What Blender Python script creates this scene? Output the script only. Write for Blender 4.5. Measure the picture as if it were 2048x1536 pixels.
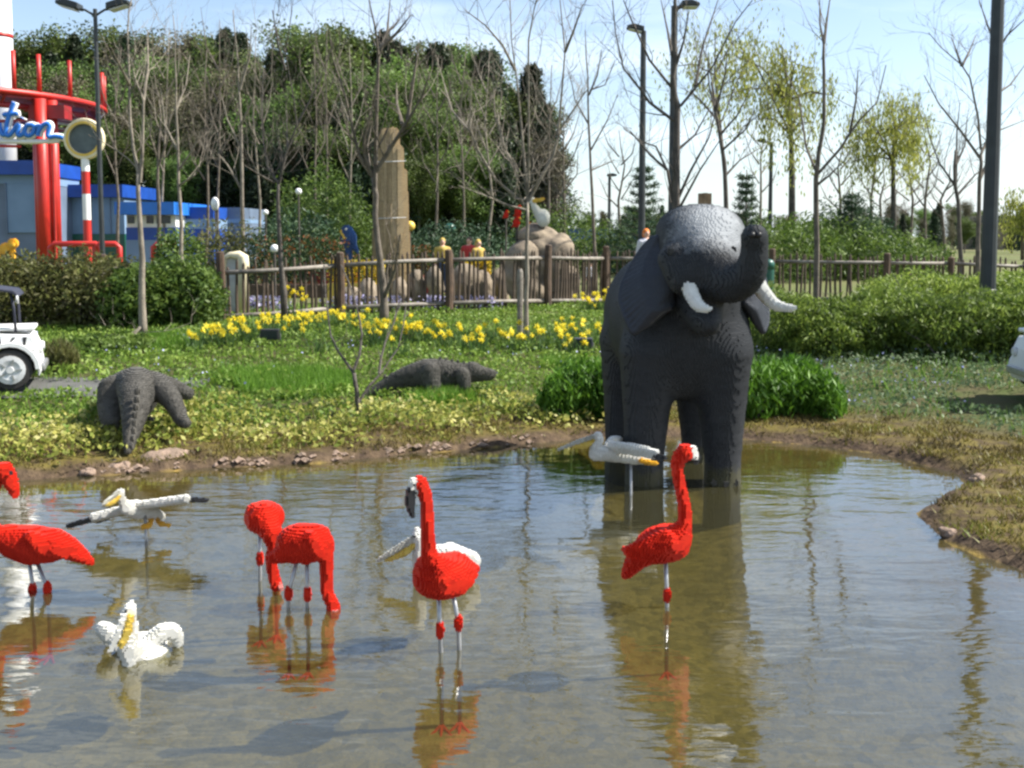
import bpy, math, random
import numpy as np
from mathutils import Vector, Matrix
random.seed(7); rng = np.random.default_rng(11)
scene = bpy.context.scene
for o in list(bpy.data.objects): bpy.data.objects.remove(o)

# ------------------------------------------------------------------ camera
F, CX, HOR, CAMZ = 2100.0, 1024.0, 470.0, 2.2
PITCH = math.radians(4.5)
CY = HOR + F*math.tan(PITCH)
cam = bpy.data.cameras.new('camera'); cam_o = bpy.data.objects.new('camera', cam)
scene.collection.objects.link(cam_o); scene.camera = cam_o
cam.sensor_width = 36; cam.lens = 36*F/2048; cam.shift_y = -(768-CY)/2048
cam.clip_start = .05; cam.clip_end = 3000
cam_o.location = (0, 0, CAMZ); cam_o.rotation_euler = (math.pi/2-PITCH, 0, 0)

# ------------------------------------------------------------------ sky, sun, exposure
SUN_AZ, SUN_EL = math.radians(84), math.radians(47)      # azimuth to the right of the view direction
S = Vector((math.sin(SUN_AZ)*math.cos(SUN_EL), math.cos(SUN_AZ)*math.cos(SUN_EL), math.sin(SUN_EL)))
w = bpy.data.worlds.new('World'); scene.world = w; w.use_nodes = True
nt = w.node_tree; nt.nodes.clear(); L = nt.links.new
def wn(t, **k):
    n = nt.nodes.new(t)
    for a, v in k.items(): setattr(n, a, v)
    return n
sky = wn('ShaderNodeTexSky', sky_type='NISHITA', sun_disc=False, sun_elevation=SUN_EL, sun_rotation=SUN_AZ,
         altitude=400, air_density=1.0, dust_density=1.1, ozone_density=1.0)
tc = wn('ShaderNodeTexCoord'); sep = wn('ShaderNodeSeparateXYZ'); L(tc.outputs['Generated'], sep.inputs[0])
mz = wn('ShaderNodeMath', operation='MAXIMUM'); mz.inputs[1].default_value = 0.0; L(sep.outputs['Z'], mz.inputs[0])
az_ = wn('ShaderNodeMath', operation='ADD'); az_.inputs[1].default_value = .22; L(mz.outputs[0], az_.inputs[0])
dx = wn('ShaderNodeMath', operation='DIVIDE'); L(sep.outputs['X'], dx.inputs[0]); L(az_.outputs[0], dx.inputs[1])
dy = wn('ShaderNodeMath', operation='DIVIDE'); L(sep.outputs['Y'], dy.inputs[0]); L(az_.outputs[0], dy.inputs[1])
cmb = wn('ShaderNodeCombineXYZ'); L(dx.outputs[0], cmb.inputs[0]); L(dy.outputs[0], cmb.inputs[1])
mp = wn('ShaderNodeMapping'); mp.inputs['Scale'].default_value = (.5, 1.1, 1); mp.inputs['Rotation'].default_value = (0, 0, .25); mp.inputs['Location'].default_value = (.6, .2, 0); L(cmb.outputs[0], mp.inputs[0])
cn = wn('ShaderNodeTexNoise'); cn.inputs['Scale'].default_value = 1.3; cn.inputs['Detail'].default_value = 7; cn.inputs['Roughness'].default_value = .55; L(mp.outputs[0], cn.inputs[0])
cr = wn('ShaderNodeValToRGB'); cr.color_ramp.elements[0].position = .47; cr.color_ramp.elements[1].position = .75
cr.color_ramp.elements[0].color = (.0, .0, .0, 1); cr.color_ramp.elements[1].color = (.7, .7, .7, 1); L(cn.outputs[0], cr.inputs[0])
mx = wn('ShaderNodeMix', data_type='RGBA'); L(cr.outputs[0], mx.inputs[0]); L(sky.outputs[0], mx.inputs[6]); mx.inputs[7].default_value = (8.2, 8.8, 9.2, 1)
hz1 = wn('ShaderNodeMath', operation='SUBTRACT'); hz1.inputs[0].default_value = 1.0; L(mz.outputs[0], hz1.inputs[1])
hz2 = wn('ShaderNodeMath', operation='POWER'); hz2.inputs[1].default_value = 9.0; L(hz1.outputs[0], hz2.inputs[0])
hz3 = wn('ShaderNodeMath', operation='MULTIPLY'); hz3.inputs[1].default_value = .72; L(hz2.outputs[0], hz3.inputs[0])
mx2 = wn('ShaderNodeMix', data_type='RGBA'); L(hz3.outputs[0], mx2.inputs[0]); L(mx.outputs[2], mx2.inputs[6]); mx2.inputs[7].default_value = (4.6, 5.3, 5.9, 1)
bg = wn('ShaderNodeBackground'); bg.inputs[1].default_value = .09; L(mx2.outputs[2], bg.inputs[0])
wo = wn('ShaderNodeOutputWorld'); L(bg.outputs[0], wo.inputs[0])
sl = bpy.data.lights.new('sun', 'SUN'); sl.energy = 4.8; sl.angle = math.radians(.53); sl.color = (1, .95, .86)
so = bpy.data.objects.new('sun', sl); scene.collection.objects.link(so); so.location = (20, 5, 30)
so.rotation_euler = S.to_track_quat('Z', 'Y').to_euler()
vs = scene.view_settings; vs.view_transform = 'Standard'; vs.look = 'None'; vs.exposure = 1.2; vs.gamma = 1; vs.use_curve_mapping = False
scene.cycles.use_denoising = True; scene.cycles.max_bounces = 8; scene.cycles.transparent_max_bounces = 12
scene.cycles.caustics_reflective = False; scene.cycles.caustics_refractive = False
scene.cycles.pixel_filter_type = 'BLACKMAN_HARRIS'; scene.cycles.filter_width = 2.6

# ------------------------------------------------------------------ helpers
def P(px, py, d):
    """photo pixel + distance in front of the camera -> world point"""
    u = (px-CX)/F; v = -(py-CY)/F
    y = math.cos(PITCH)+v*math.sin(PITCH); z = -math.sin(PITCH)+v*math.cos(PITCH)
    return np.array([u*d/y, d, CAMZ+z*d/y])
def link(o, parent=None):
    scene.collection.objects.link(o)
    if parent is not None: o.parent = parent; o.matrix_parent_inverse = Matrix.Translation(parent.location).inverted() if False else o.matrix_parent_inverse
    return o
def tag(o, label, cat, group=None):
    o['label'] = label; o['category'] = cat
    if group: o['group'] = group
    return o
def empty(name, loc, label=None, cat=None, group=None, rz=0):
    o = bpy.data.objects.new(name, None); o.location = loc; o.rotation_euler.z = rz; o.empty_display_size = .1
    scene.collection.objects.link(o)
    if label: tag(o, label, cat, group)
    return o
def mesh_np(name, V, Fq, mats, attr=None, smooth=False, fm=None):
    """Fq: (n,3) or (n,4) int array or list of lists"""
    me = bpy.data.meshes.new(name)
    V = np.asarray(V, dtype=np.float32).reshape(-1, 3)
    if isinstance(Fq, np.ndarray):
        n, k = Fq.shape
        me.vertices.add(len(V)); me.vertices.foreach_set('co', V.ravel())
        me.loops.add(n*k); me.loops.foreach_set('vertex_index', Fq.astype(np.int32).ravel())
        me.polygons.add(n); me.polygons.foreach_set('loop_start', np.arange(0, n*k, k, dtype=np.int32))
        me.update(calc_edges=True); me.validate()
    else:
        me.from_pydata([tuple(map(float, v)) for v in V], [], Fq)
    for m in (mats if isinstance(mats, (list, tuple)) else [mats]): me.materials.append(m)
    me.polygons.foreach_set('use_smooth', np.full(len(me.polygons), bool(smooth)))
    if fm is not None: me.polygons.foreach_set('material_index', np.asarray(fm, dtype=np.int32))
    if attr is not None and len(attr) == len(me.polygons):
        a = me.attributes.new('tint', 'FLOAT', 'FACE'); a.data.foreach_set('value', np.asarray(attr, dtype=np.float32))
    me.update()
    return me
def obj(name, me, parent=None, loc=None):
    """mesh in WORLD coordinates; with a parent (unrotated Empty) it is shifted into its frame"""
    o = bpy.data.objects.new(name, me); scene.collection.objects.link(o)
    if parent is not None:
        o.parent = parent
        l = np.zeros(3); q = parent
        while q is not None: l = l+np.array(q.location); q = q.parent
        o.location = tuple(-l)
    if loc is not None: o.location = loc
    return o
def rebase(o, pt):
    """move a world-coordinate mesh object's origin to pt"""
    me = o.data; pt = np.asarray(pt, dtype=np.float32)
    n = len(me.vertices); a = np.empty(n*3, dtype=np.float32); me.vertices.foreach_get('co', a)
    a = (a.reshape(-1, 3)-pt); me.vertices.foreach_set('co', a.ravel()); me.update(); o.location = tuple(float(x) for x in pt)
    return o
class MB:
    def __init__(s): s.V = []; s.F = []
    def box(s, c, size, rz=0, ry=0, bevel=0):
        x, y, z = np.array(size)/2; b = len(s.V)
        R = np.array((Matrix.Rotation(rz, 3, 'Z') @ Matrix.Rotation(ry, 3, 'Y')))
        for i in (-1, 1):
            for j in (-1, 1):
                for k in (-1, 1): s.V.append(R @ np.array([i*x, j*y, k*z])+np.array(c))
        for f in ((0, 1, 3, 2), (4, 6, 7, 5), (0, 4, 5, 1), (2, 3, 7, 6), (0, 2, 6, 4), (1, 5, 7, 3)): s.F.append([b+i for i in f])
        return s
    def tube(s, pts, rad, n=6, cap=True):
        pts = [np.asarray(p, float) for p in pts]
        if np.isscalar(rad): rad = [rad]*len(pts)
        b = len(s.V); prev = None
        for i, p in enumerate(pts):
            t = pts[min(i+1, len(pts)-1)]-pts[max(i-1, 0)]; t = t/(np.linalg.norm(t)+1e-9)
            if prev is None:
                a = np.array([1., 0, 0]) if abs(t[0]) < .8 else np.array([0, 1., 0])
            else: a = prev
            u = a-t*np.dot(a, t); u /= (np.linalg.norm(u)+1e-9); v = np.cross(t, u); prev = u
            for k in range(n):
                an = 2*math.pi*k/n; s.V.append(p+rad[i]*(math.cos(an)*u+math.sin(an)*v))
        for i in range(len(pts)-1):
            for k in range(n):
                a0 = b+i*n+k; a1 = b+i*n+(k+1) % n; s.F.append([a0, a1, a1+n, a0+n])
        if cap:
            s.F.append([b+k for k in range(n)][::-1]); e = b+(len(pts)-1)*n; s.F.append([e+k for k in range(n)])
        return s
    def prism(s, poly, axis, a, b):
        """2-D polygon extruded: axis 'y' -> poly is (x,z); 'z' -> (x,y); 'x' -> (y,z)"""
        n = len(poly); st = len(s.V)
        for q in (a, b):
            for (u, v) in poly:
                s.V.append(np.array({'y': (u, q, v), 'z': (u, v, q), 'x': (q, u, v)}[axis], float))
        s.F.append([st+i for i in range(n)]); s.F.append([st+n+i for i in range(n)][::-1])
        for i in range(n): s.F.append([st+i, st+n+i, st+n+(i+1) % n, st+(i+1) % n])
        return s
    def lathe(s, prof, c=(0, 0, 0), n=16, axis='z', cap=True):
        st = len(s.V); c = np.array(c, float)
        for (r, h) in prof:
            for k in range(n):
                an = 2*math.pi*k/n; q = (r*math.cos(an), r*math.sin(an), h)
                if axis == 'y': q = (q[0], q[2], q[1])
                if axis == 'x': q = (q[2], q[0], q[1])
                s.V.append(c+np.array(q))
        for i in range(len(prof)-1):
            for k in range(n):
                a0 = st+i*n+k; a1 = st+i*n+(k+1) % n; s.F.append([a0, a1, a1+n, a0+n])
        if cap: s.F.append([st+k for k in range(n)][::-1]); e = st+(len(prof)-1)*n; s.F.append([e+k for k in range(n)])
        return s
    def mesh(s, name, m, smooth=False):
        me = mesh_np(name, np.array(s.V), s.F, m, smooth=smooth)
        import bmesh
        bm = bmesh.new(); bm.from_mesh(me); bmesh.ops.recalc_face_normals(bm, faces=bm.faces); bm.to_mesh(me); bm.free()
        return me
    def build(s, name, m, parent=None, smooth=False): return obj(name, s.mesh(name, m, smooth), parent)
def bevel(o, wd=.01, seg=2):
    m = o.modifiers.new('bevel', 'BEVEL'); m.width = wd; m.segments = seg; m.limit_method = 'ANGLE'; return o

# ------------------------------------------------------------------ materials
def mat(name, c, rough=.6, c2=None, scale=8, bump=0, bscale=None, spec=.5, metal=0, detail=4, lo=.35, hi=.65, coords='Object'):
    m = bpy.data.materials.new(name); m.use_nodes = True; t = m.node_tree; b = t.nodes['Principled BSDF']
    b.inputs['Roughness'].default_value = rough; b.inputs['Metallic'].default_value = metal
    b.inputs['Specular IOR Level'].default_value = spec; b.inputs['Base Color'].default_value = (*c, 1)
    co = t.nodes.new('ShaderNodeTexCoord')
    if c2 is not None:
        n = t.nodes.new('ShaderNodeTexNoise'); n.inputs['Scale'].default_value = scale; n.inputs['Detail'].default_value = detail
        t.links.new(co.outputs[coords], n.inputs[0])
        r = t.nodes.new('ShaderNodeValToRGB'); r.color_ramp.elements[0].position = lo; r.color_ramp.elements[1].position = hi
        r.color_ramp.elements[0].color = (*c, 1); r.color_ramp.elements[1].color = (*c2, 1)
        t.links.new(n.outputs[0], r.inputs[0]); t.links.new(r.outputs[0], b.inputs['Base Color'])
    if bump:
        n2 = t.nodes.new('ShaderNodeTexNoise'); n2.inputs['Scale'].default_value = bscale or scale*4; n2.inputs['Detail'].default_value = 6
        t.links.new(co.outputs[coords], n2.inputs[0])
        bp = t.nodes.new('ShaderNodeBump'); bp.inputs['Strength'].default_value = bump; bp.inputs['Distance'].default_value = .02
        t.links.new(n2.outputs[0], bp.inputs['Height']); t.links.new(bp.outputs[0], b.inputs['Normal'])
    return m
def leafmat(name, cols, trans=.35, rough=.55, objvar=0.0):
    """cols: list of colours, picked by the random tint that each leaf carries"""
    m = bpy.data.materials.new(name); m.use_nodes = True; t = m.node_tree; t.nodes.clear()
    at = t.nodes.new('ShaderNodeAttribute'); at.attribute_name = 'tint'
    r = t.nodes.new('ShaderNodeValToRGB'); el = r.color_ramp.elements
    while len(el) < len(cols): el.new(.5)
    for i, c in enumerate(cols): el[i].position = i/(len(cols)-1); el[i].color = (*c, 1)
    t.links.new(at.outputs['Fac'], r.inputs[0]); col = r.outputs[0]
    if objvar:
        oi = t.nodes.new('ShaderNodeObjectInfo'); hs = t.nodes.new('ShaderNodeHueSaturation')
        mr = t.nodes.new('ShaderNodeMapRange'); mr.inputs[3].default_value = 1-objvar; mr.inputs[4].default_value = 1+objvar
        t.links.new(oi.outputs['Random'], mr.inputs[0]); t.links.new(mr.outputs[0], hs.inputs['Value'])
        mr2 = t.nodes.new('ShaderNodeMapRange'); mr2.inputs[3].default_value = .475; mr2.inputs[4].default_value = .515
        t.links.new(oi.outputs['Random'], mr2.inputs[0]); t.links.new(mr2.outputs[0], hs.inputs['Hue'])
        t.links.new(col, hs.inputs['Color']); col = hs.outputs[0]
    d = t.nodes.new('ShaderNodeBsdfPrincipled'); d.inputs['Roughness'].default_value = rough; d.inputs['Specular IOR Level'].default_value = .3
    tr = t.nodes.new('ShaderNodeBsdfTranslucent'); ms = t.nodes.new('ShaderNodeMixShader'); ms.inputs[0].default_value = trans
    t.links.new(col, d.inputs['Base Color']); t.links.new(col, tr.inputs[0])
    t.links.new(d.outputs[0], ms.inputs[1]); t.links.new(tr.outputs[0], ms.inputs[2])
    o = t.nodes.new('ShaderNodeOutputMaterial'); t.links.new(ms.outputs[0], o.inputs[0]); return m
M = {}
def brickmat(name, c, c2=None, rough=.38, spec=.45):
    """moulded plastic bricks: faint brick-to-brick variation in blocks"""
    m = bpy.data.materials.new(name); m.use_nodes = True; t = m.node_tree; b = t.nodes['Principled BSDF']
    b.inputs['Roughness'].default_value = rough; b.inputs['Specular IOR Level'].default_value = spec
    co = t.nodes.new('ShaderNodeTexCoord'); br = t.nodes.new('ShaderNodeTexVoronoi'); br.feature = 'F1'; br.distance = 'CHEBYCHEV'; br.inputs['Scale'].default_value = 24
    mpn = t.nodes.new('ShaderNodeMapping'); mpn.inputs['Scale'].default_value = (.6, .6, 1.6)
    t.links.new(co.outputs['Object'], mpn.inputs[0]); t.links.new(mpn.outputs[0], br.inputs['Vector'])
    n = t.nodes.new('ShaderNodeTexNoise'); n.inputs['Scale'].default_value = 3.; n.inputs['Detail'].default_value = 5; t.links.new(co.outputs['Object'], n.inputs[0])
    sx = t.nodes.new('ShaderNodeSeparateColor'); t.links.new(br.outputs['Color'], sx.inputs[0])
    ad = t.nodes.new('ShaderNodeMath'); ad.operation = 'ADD'; t.links.new(sx.outputs[0], ad.inputs[0]); t.links.new(n.outputs[0], ad.inputs[1])
    r = t.nodes.new('ShaderNodeMapRange'); r.inputs[1].default_value = .4; r.inputs[2].default_value = 1.5; t.links.new(ad.outputs[0], r.inputs[0])
    c2 = c2 or tuple(min(1, v*.72) for v in c)
    x = t.nodes.new('ShaderNodeMix'); x.data_type = 'RGBA'; x.inputs[6].default_value = (*c, 1); x.inputs[7].default_value = (*c2, 1)
    t.links.new(r.outputs[0], x.inputs[0]); t.links.new(x.outputs[2], b.inputs['Base Color']); return m
M['red'] = brickmat('red brick plastic', (.60, .026, .010), (.47, .016, .007), rough=.55, spec=.18)
M['white'] = brickmat('white brick plastic', (.70, .69, .65), (.56, .55, .50), rough=.55, spec=.3)
M['black'] = brickmat('black brick plastic', (.02, .02, .022))
M['yellow'] = brickmat('yellow brick plastic', (.72, .48, .06), (.62, .38, .04))
M['pouch'] = brickmat('pouch yellow bricks', (.62, .46, .10), (.5, .36, .06))
M['orange'] = brickmat('orange yellow bricks', (.80, .42, .03))
M['beak'] = brickmat('pale grey beak bricks', (.45, .44, .38))
M['pink'] = brickmat('pale pink beak bricks', (.62, .22, .20))
def coursemat(name, c, c2, rough, spec, course=.0096, bump=.35):
    """smooth-built brickwork: fine horizontal courses and joints as relief"""
    m = brickmat(name, c, c2, rough, spec); t = m.node_tree; b = t.nodes['Principled BSDF']; co = t.nodes.new('ShaderNodeTexCoord'); lk = t.links.new
    hs = None
    for sc, dirn in ((1/course, 'Z'), (.5/course, 'X'), (.5/course, 'Y')):
        wv = t.nodes.new('ShaderNodeTexWave'); wv.bands_direction = dirn; wv.wave_profile = 'SAW' if dirn == 'Z' else 'SIN'; wv.inputs['Scale'].default_value = sc/20*6.283/2; lk(co.outputs['Object'], wv.inputs[0])
        if hs is None: hs = wv.outputs['Fac']
        else:
            ad = t.nodes.new('ShaderNodeMath'); ad.operation = 'MULTIPLY_ADD'; lk(wv.outputs['Fac'], ad.inputs[0]); ad.inputs[1].default_value = .35; lk(hs, ad.inputs[2]); hs = ad.outputs[0]
    n = t.nodes.new('ShaderNodeTexNoise'); n.inputs['Scale'].default_value = 60; n.inputs['Detail'].default_value = 3; lk(co.outputs['Object'], n.inputs[0])
    ad = t.nodes.new('ShaderNodeMath'); ad.operation = 'MULTIPLY_ADD'; lk(n.outputs[0], ad.inputs[0]); ad.inputs[1].default_value = 2.2; lk(hs, ad.inputs[2])
    bp = t.nodes.new('ShaderNodeBump'); bp.inputs['Strength'].default_value = bump; bp.inputs['Distance'].default_value = .006; lk(ad.outputs[0], bp.inputs['Height']); lk(bp.outputs[0], b.inputs['Normal']); return m
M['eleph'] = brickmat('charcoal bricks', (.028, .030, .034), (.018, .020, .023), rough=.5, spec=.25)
def painted_sheen(m, c, centre, rad):
    """sunlit sheen painted into the base colour, ragged edge (in object space)"""
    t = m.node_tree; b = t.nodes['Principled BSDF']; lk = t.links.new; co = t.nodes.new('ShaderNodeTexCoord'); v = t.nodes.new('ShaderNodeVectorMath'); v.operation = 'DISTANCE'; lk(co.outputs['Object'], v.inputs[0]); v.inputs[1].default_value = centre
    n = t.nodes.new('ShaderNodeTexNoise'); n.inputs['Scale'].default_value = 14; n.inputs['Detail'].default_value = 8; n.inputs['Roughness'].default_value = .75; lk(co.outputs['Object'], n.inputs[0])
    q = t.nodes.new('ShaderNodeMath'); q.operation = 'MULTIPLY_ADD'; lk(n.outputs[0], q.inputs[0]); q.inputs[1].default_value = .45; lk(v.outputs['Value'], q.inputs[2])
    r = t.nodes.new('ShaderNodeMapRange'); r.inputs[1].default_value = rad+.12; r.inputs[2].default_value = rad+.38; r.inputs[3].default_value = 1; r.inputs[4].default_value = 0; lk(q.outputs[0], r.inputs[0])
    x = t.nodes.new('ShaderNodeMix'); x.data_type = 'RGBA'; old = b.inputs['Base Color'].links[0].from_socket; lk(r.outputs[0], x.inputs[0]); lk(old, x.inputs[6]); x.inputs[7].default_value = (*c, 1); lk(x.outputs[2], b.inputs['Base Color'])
def algae(m, top, c):
    """green-brown tide mark left by the pond, ragged upper edge"""
    t = m.node_tree; b = t.nodes['Principled BSDF']; lk = t.links.new; co = t.nodes.new('ShaderNodeTexCoord'); se = t.nodes.new('ShaderNodeSeparateXYZ'); lk(co.outputs['Object'], se.inputs[0])
    n = t.nodes.new('ShaderNodeTexNoise'); n.inputs['Scale'].default_value = 16; n.inputs['Detail'].default_value = 6; lk(co.outputs['Object'], n.inputs[0])
    q = t.nodes.new('ShaderNodeMath'); q.operation = 'MULTIPLY_ADD'; lk(n.outputs[0], q.inputs[0]); q.inputs[1].default_value = -.22; lk(se.outputs['Z'], q.inputs[2])
    r = t.nodes.new('ShaderNodeMapRange'); r.inputs[1].default_value = top-.17; r.inputs[2].default_value = top-.08; r.inputs[3].default_value = .8; r.inputs[4].default_value = 0; lk(q.outputs[0], r.inputs[0])
    x = t.nodes.new('ShaderNodeMix'); x.data_type = 'RGBA'; old = b.inputs['Base Color'].links[0].from_socket; lk(r.outputs[0], x.inputs[0]); lk(old, x.inputs[6]); x.inputs[7].default_value = (*c, 1); lk(x.outputs[2], b.inputs['Base Color'])
algae(M['eleph'], .16, (.055, .052, .024))
painted_sheen(M['eleph'], (.30, .315, .33), tuple(float(v) for v in P(1428, 450, 8.9)), .27)  # forehead and crown: sunlight painted in as a paler brick colour
M['ear'] = coursemat('slate bricks of the ear', (.024, .028, .038), (.018, .021, .029), .5, .35, bump=.3)
M['tusk'] = brickmat('white tusk bricks', (.80, .79, .75), (.70, .69, .65))
M['croc'] = coursemat('warm grey bricks', (.115, .108, .095), (.07, .066, .058), .7, .3, bump=.6)
M['tan'] = brickmat('tan bricks', (.42, .31, .17), (.30, .22, .12), rough=.6)
M['rod'] = mat('galvanised rod', (.42, .42, .42), .35, (.3, .3, .3), 20, metal=.6)
M['bark'] = mat('grey brown bark', (.155, .128, .097), .85, (.08, .066, .052), 6, bump=.5, bscale=40)
M['bark_pale'] = mat('pale smooth bark', (.25, .215, .165), .8, (.13, .11, .085), 5, bump=.4, bscale=40)
M['bark_dark'] = mat('dark bark', (.10, .085, .07), .85, (.055, .047, .04), 6, bump=.5, bscale=40)
M['wood'] = mat('weathered brown timber', (.10, .06, .036), .8, (.055, .035, .023), 5, bump=.5, bscale=30)
M['rail'] = mat('silvered timber rail', (.25, .225, .19), .7, (.13, .11, .09), 6, bump=.4, bscale=40)
M['picket'] = mat('split chestnut pale', (.11, .08, .055), .85, (.06, .042, .03), 7, bump=.4, bscale=40)
M['lamp'] = mat('dark grey lamp post paint', (.028, .034, .036), .5, (.018, .022, .024), 4)
M['rock'] = mat('pinkish shore stone', (.30, .21, .155), .9, (.15, .11, .08), 9, bump=1.0, bscale=22)
M['sand'] = mat('tan cast rock', (.27, .215, .15), .9, (.12, .095, .07), 3, bump=1.0, bscale=9, detail=8)
M['redp'] = mat('red paint', (.50, .022, .014), .45, (.38, .018, .012), 1.5)
M['dred'] = mat('dark red steel', (.30, .014, .018), .5, (.22, .012, .014), 2)
M['blue'] = mat('deep blue cladding', (.012, .07, .36), .45, (.010, .055, .28), 1.5)
M['bblue'] = mat('bright blue awning', (.02, .17, .62), .5, (.018, .15, .52), 1.5)
M['lblue'] = mat('pale blue cladding', (.19, .29, .44), .55, (.15, .24, .37), .8, detail=8)
M['gblue'] = mat('grey blue panel', (.14, .19, .28), .55, (.11, .15, .22), .8, detail=8)
M['wpaint'] = mat('white paint', (.78, .78, .77), .4, (.70, .70, .69), 2)
M['cream'] = mat('cream paint', (.72, .64, .44), .5, (.6, .52, .34), 3)
M['ypaint'] = mat('yellow paint', (.72, .5, .09), .45, (.62, .42, .07), 3)
M['dark'] = mat('dark glass', (.02, .028, .034), .15); M['face'] = mat('slate sign face', (.10, .125, .13), .6, (.07, .09, .095), 3)
M['rubber'] = mat('tyre rubber', (.022, .021, .02), .75, (.035, .032, .03), 20)
M['hub'] = mat('white wheel hub', (.62, .63, .63), .4, (.5, .5, .5), 6)
M['navy'] = mat('navy canopy', (.02, .022, .04), .6, (.03, .032, .05), 4)
M['seat'] = mat('red seat vinyl', (.58, .07, .05), .5, (.48, .05, .04), 6)
M['green'] = mat('dark green paint', (.012, .09, .065), .4, (.01, .07, .05), 4)
M['skin'] = mat('skin', (.55, .33, .24), .6)
M['denim'] = mat('blue denim', (.05, .07, .14), .85, (.04, .055, .11), 30)
# ------------------------------------------------------------------ signed-distance modelling
def cap(a, b, ra, rb=None):
    return ('c', np.asarray(a, float), np.asarray(b, float), float(ra), float(ra if rb is None else rb))
def ell(c, r, rz=0, rx=0, ry=0):
    R = np.array((Matrix.Rotation(rz, 3, 'Z') @ Matrix.Rotation(ry, 3, 'Y') @ Matrix.Rotation(rx, 3, 'X')))
    return ('e', np.asarray(c, float), np.asarray(r, float), R)
def chain(pts, rad, sub=4):
    """one smooth tapered limb through the points (Catmull-Rom), a single primitive"""
    pts = [np.asarray(p, float) for p in pts]; n = len(pts); q = []; r = []
    for i in range(n-1):
        a, b, c, d_ = pts[max(i-1, 0)], pts[i], pts[i+1], pts[min(i+2, n-1)]
        for j in range(sub):
            t = j/sub; q.append(.5*(2*b+(c-a)*t+(2*a-5*b+4*c-d_)*t*t+(3*b-a-3*c+d_)*t**3)); r.append(rad[i]+(rad[i+1]-rad[i])*t)
    q.append(pts[-1]); r.append(rad[-1])
    return [('g', [cap(q[i], q[i+1], r[i], r[i+1]) for i in range(len(q)-1)])]
def pchain(rows):
    """rows of (px, py, depth, radius)"""
    return chain([P(*r[:3]) for r in rows], [r[3] for r in rows])
def sdf1(q, p):
    if q[0] == 'c':
        a, b, ra, rb = q[1:]; ba = b-a; L2 = float(ba @ ba)+1e-9; w_ = p-a
        h = np.clip((w_ @ ba)/L2, 0, 1); w_ = w_-h[..., None]*ba
        return np.sqrt(np.einsum('...i,...i', w_, w_))-(ra+(rb-ra)*h)
    if q[0] == 'g':
        d = sdf1(q[1][0], p)
        for c in q[1][1:]: d = np.minimum(d, sdf1(c, p))
        return d
    l = (p-q[1]) @ q[3]; k0 = np.linalg.norm(l/q[2], axis=-1); k1 = np.linalg.norm(l/(q[2]**2), axis=-1)+1e-9
    return k0*(k0-1)/k1
def sdf(prims, p, k):
    d = None
    for q in prims:
        e = sdf1(q, p)
        if d is None: d = e
        elif k > 0: h = np.clip(.5+.5*(e-d)/k, 0, 1); d = e*(1-h)+d*h-k*h*(1-h)
        else: d = np.minimum(d, e)
    return d
def sdf_grid(prims, p, k, size, margin):
    """evaluate on a big grid, finely only near the surface"""
    st = 10; n = p.shape[:3]
    if p[..., 0].size < 60000: return sdf(prims, p, k)
    out = np.empty(n)
    for i in range(0, n[0], st):
        for j in range(0, n[1], st):
            col = p[i:i+st, j:j+st]
            zc = [min(z+st//2, n[2]-1) for z in range(0, n[2], st)]
            cpt = col[min(st//2, col.shape[0]-1), min(st//2, col.shape[1]-1)][zc]
            dc = sdf(prims, cpt, k)
            for t, z in enumerate(range(0, n[2], st)):
                if abs(dc[t]) > margin: out[i:i+st, j:j+st, z:z+st] = dc[t]
            near = [t for t in range(len(zc)) if abs(dc[t]) <= margin]
            if near:
                zs = np.concatenate([np.arange(t*st, min(t*st+st, n[2])) for t in near])
                cp = cpt[near]; lim = dc[near]+k+2.2*margin; sub = []
                for q in prims:
                    if q[0] == 'g':
                        cs = [c_ for c_ in q[1] if np.any(sdf1(c_, cp) <= lim)]
                        if cs: sub.append(('g', cs))
                    elif np.any(sdf1(q, cp) <= lim): sub.append(q)
                out[i:i+st, j:j+st, zs] = sdf(sub, col[:, :, zs], k)
    return out
_vox = [0]
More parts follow.
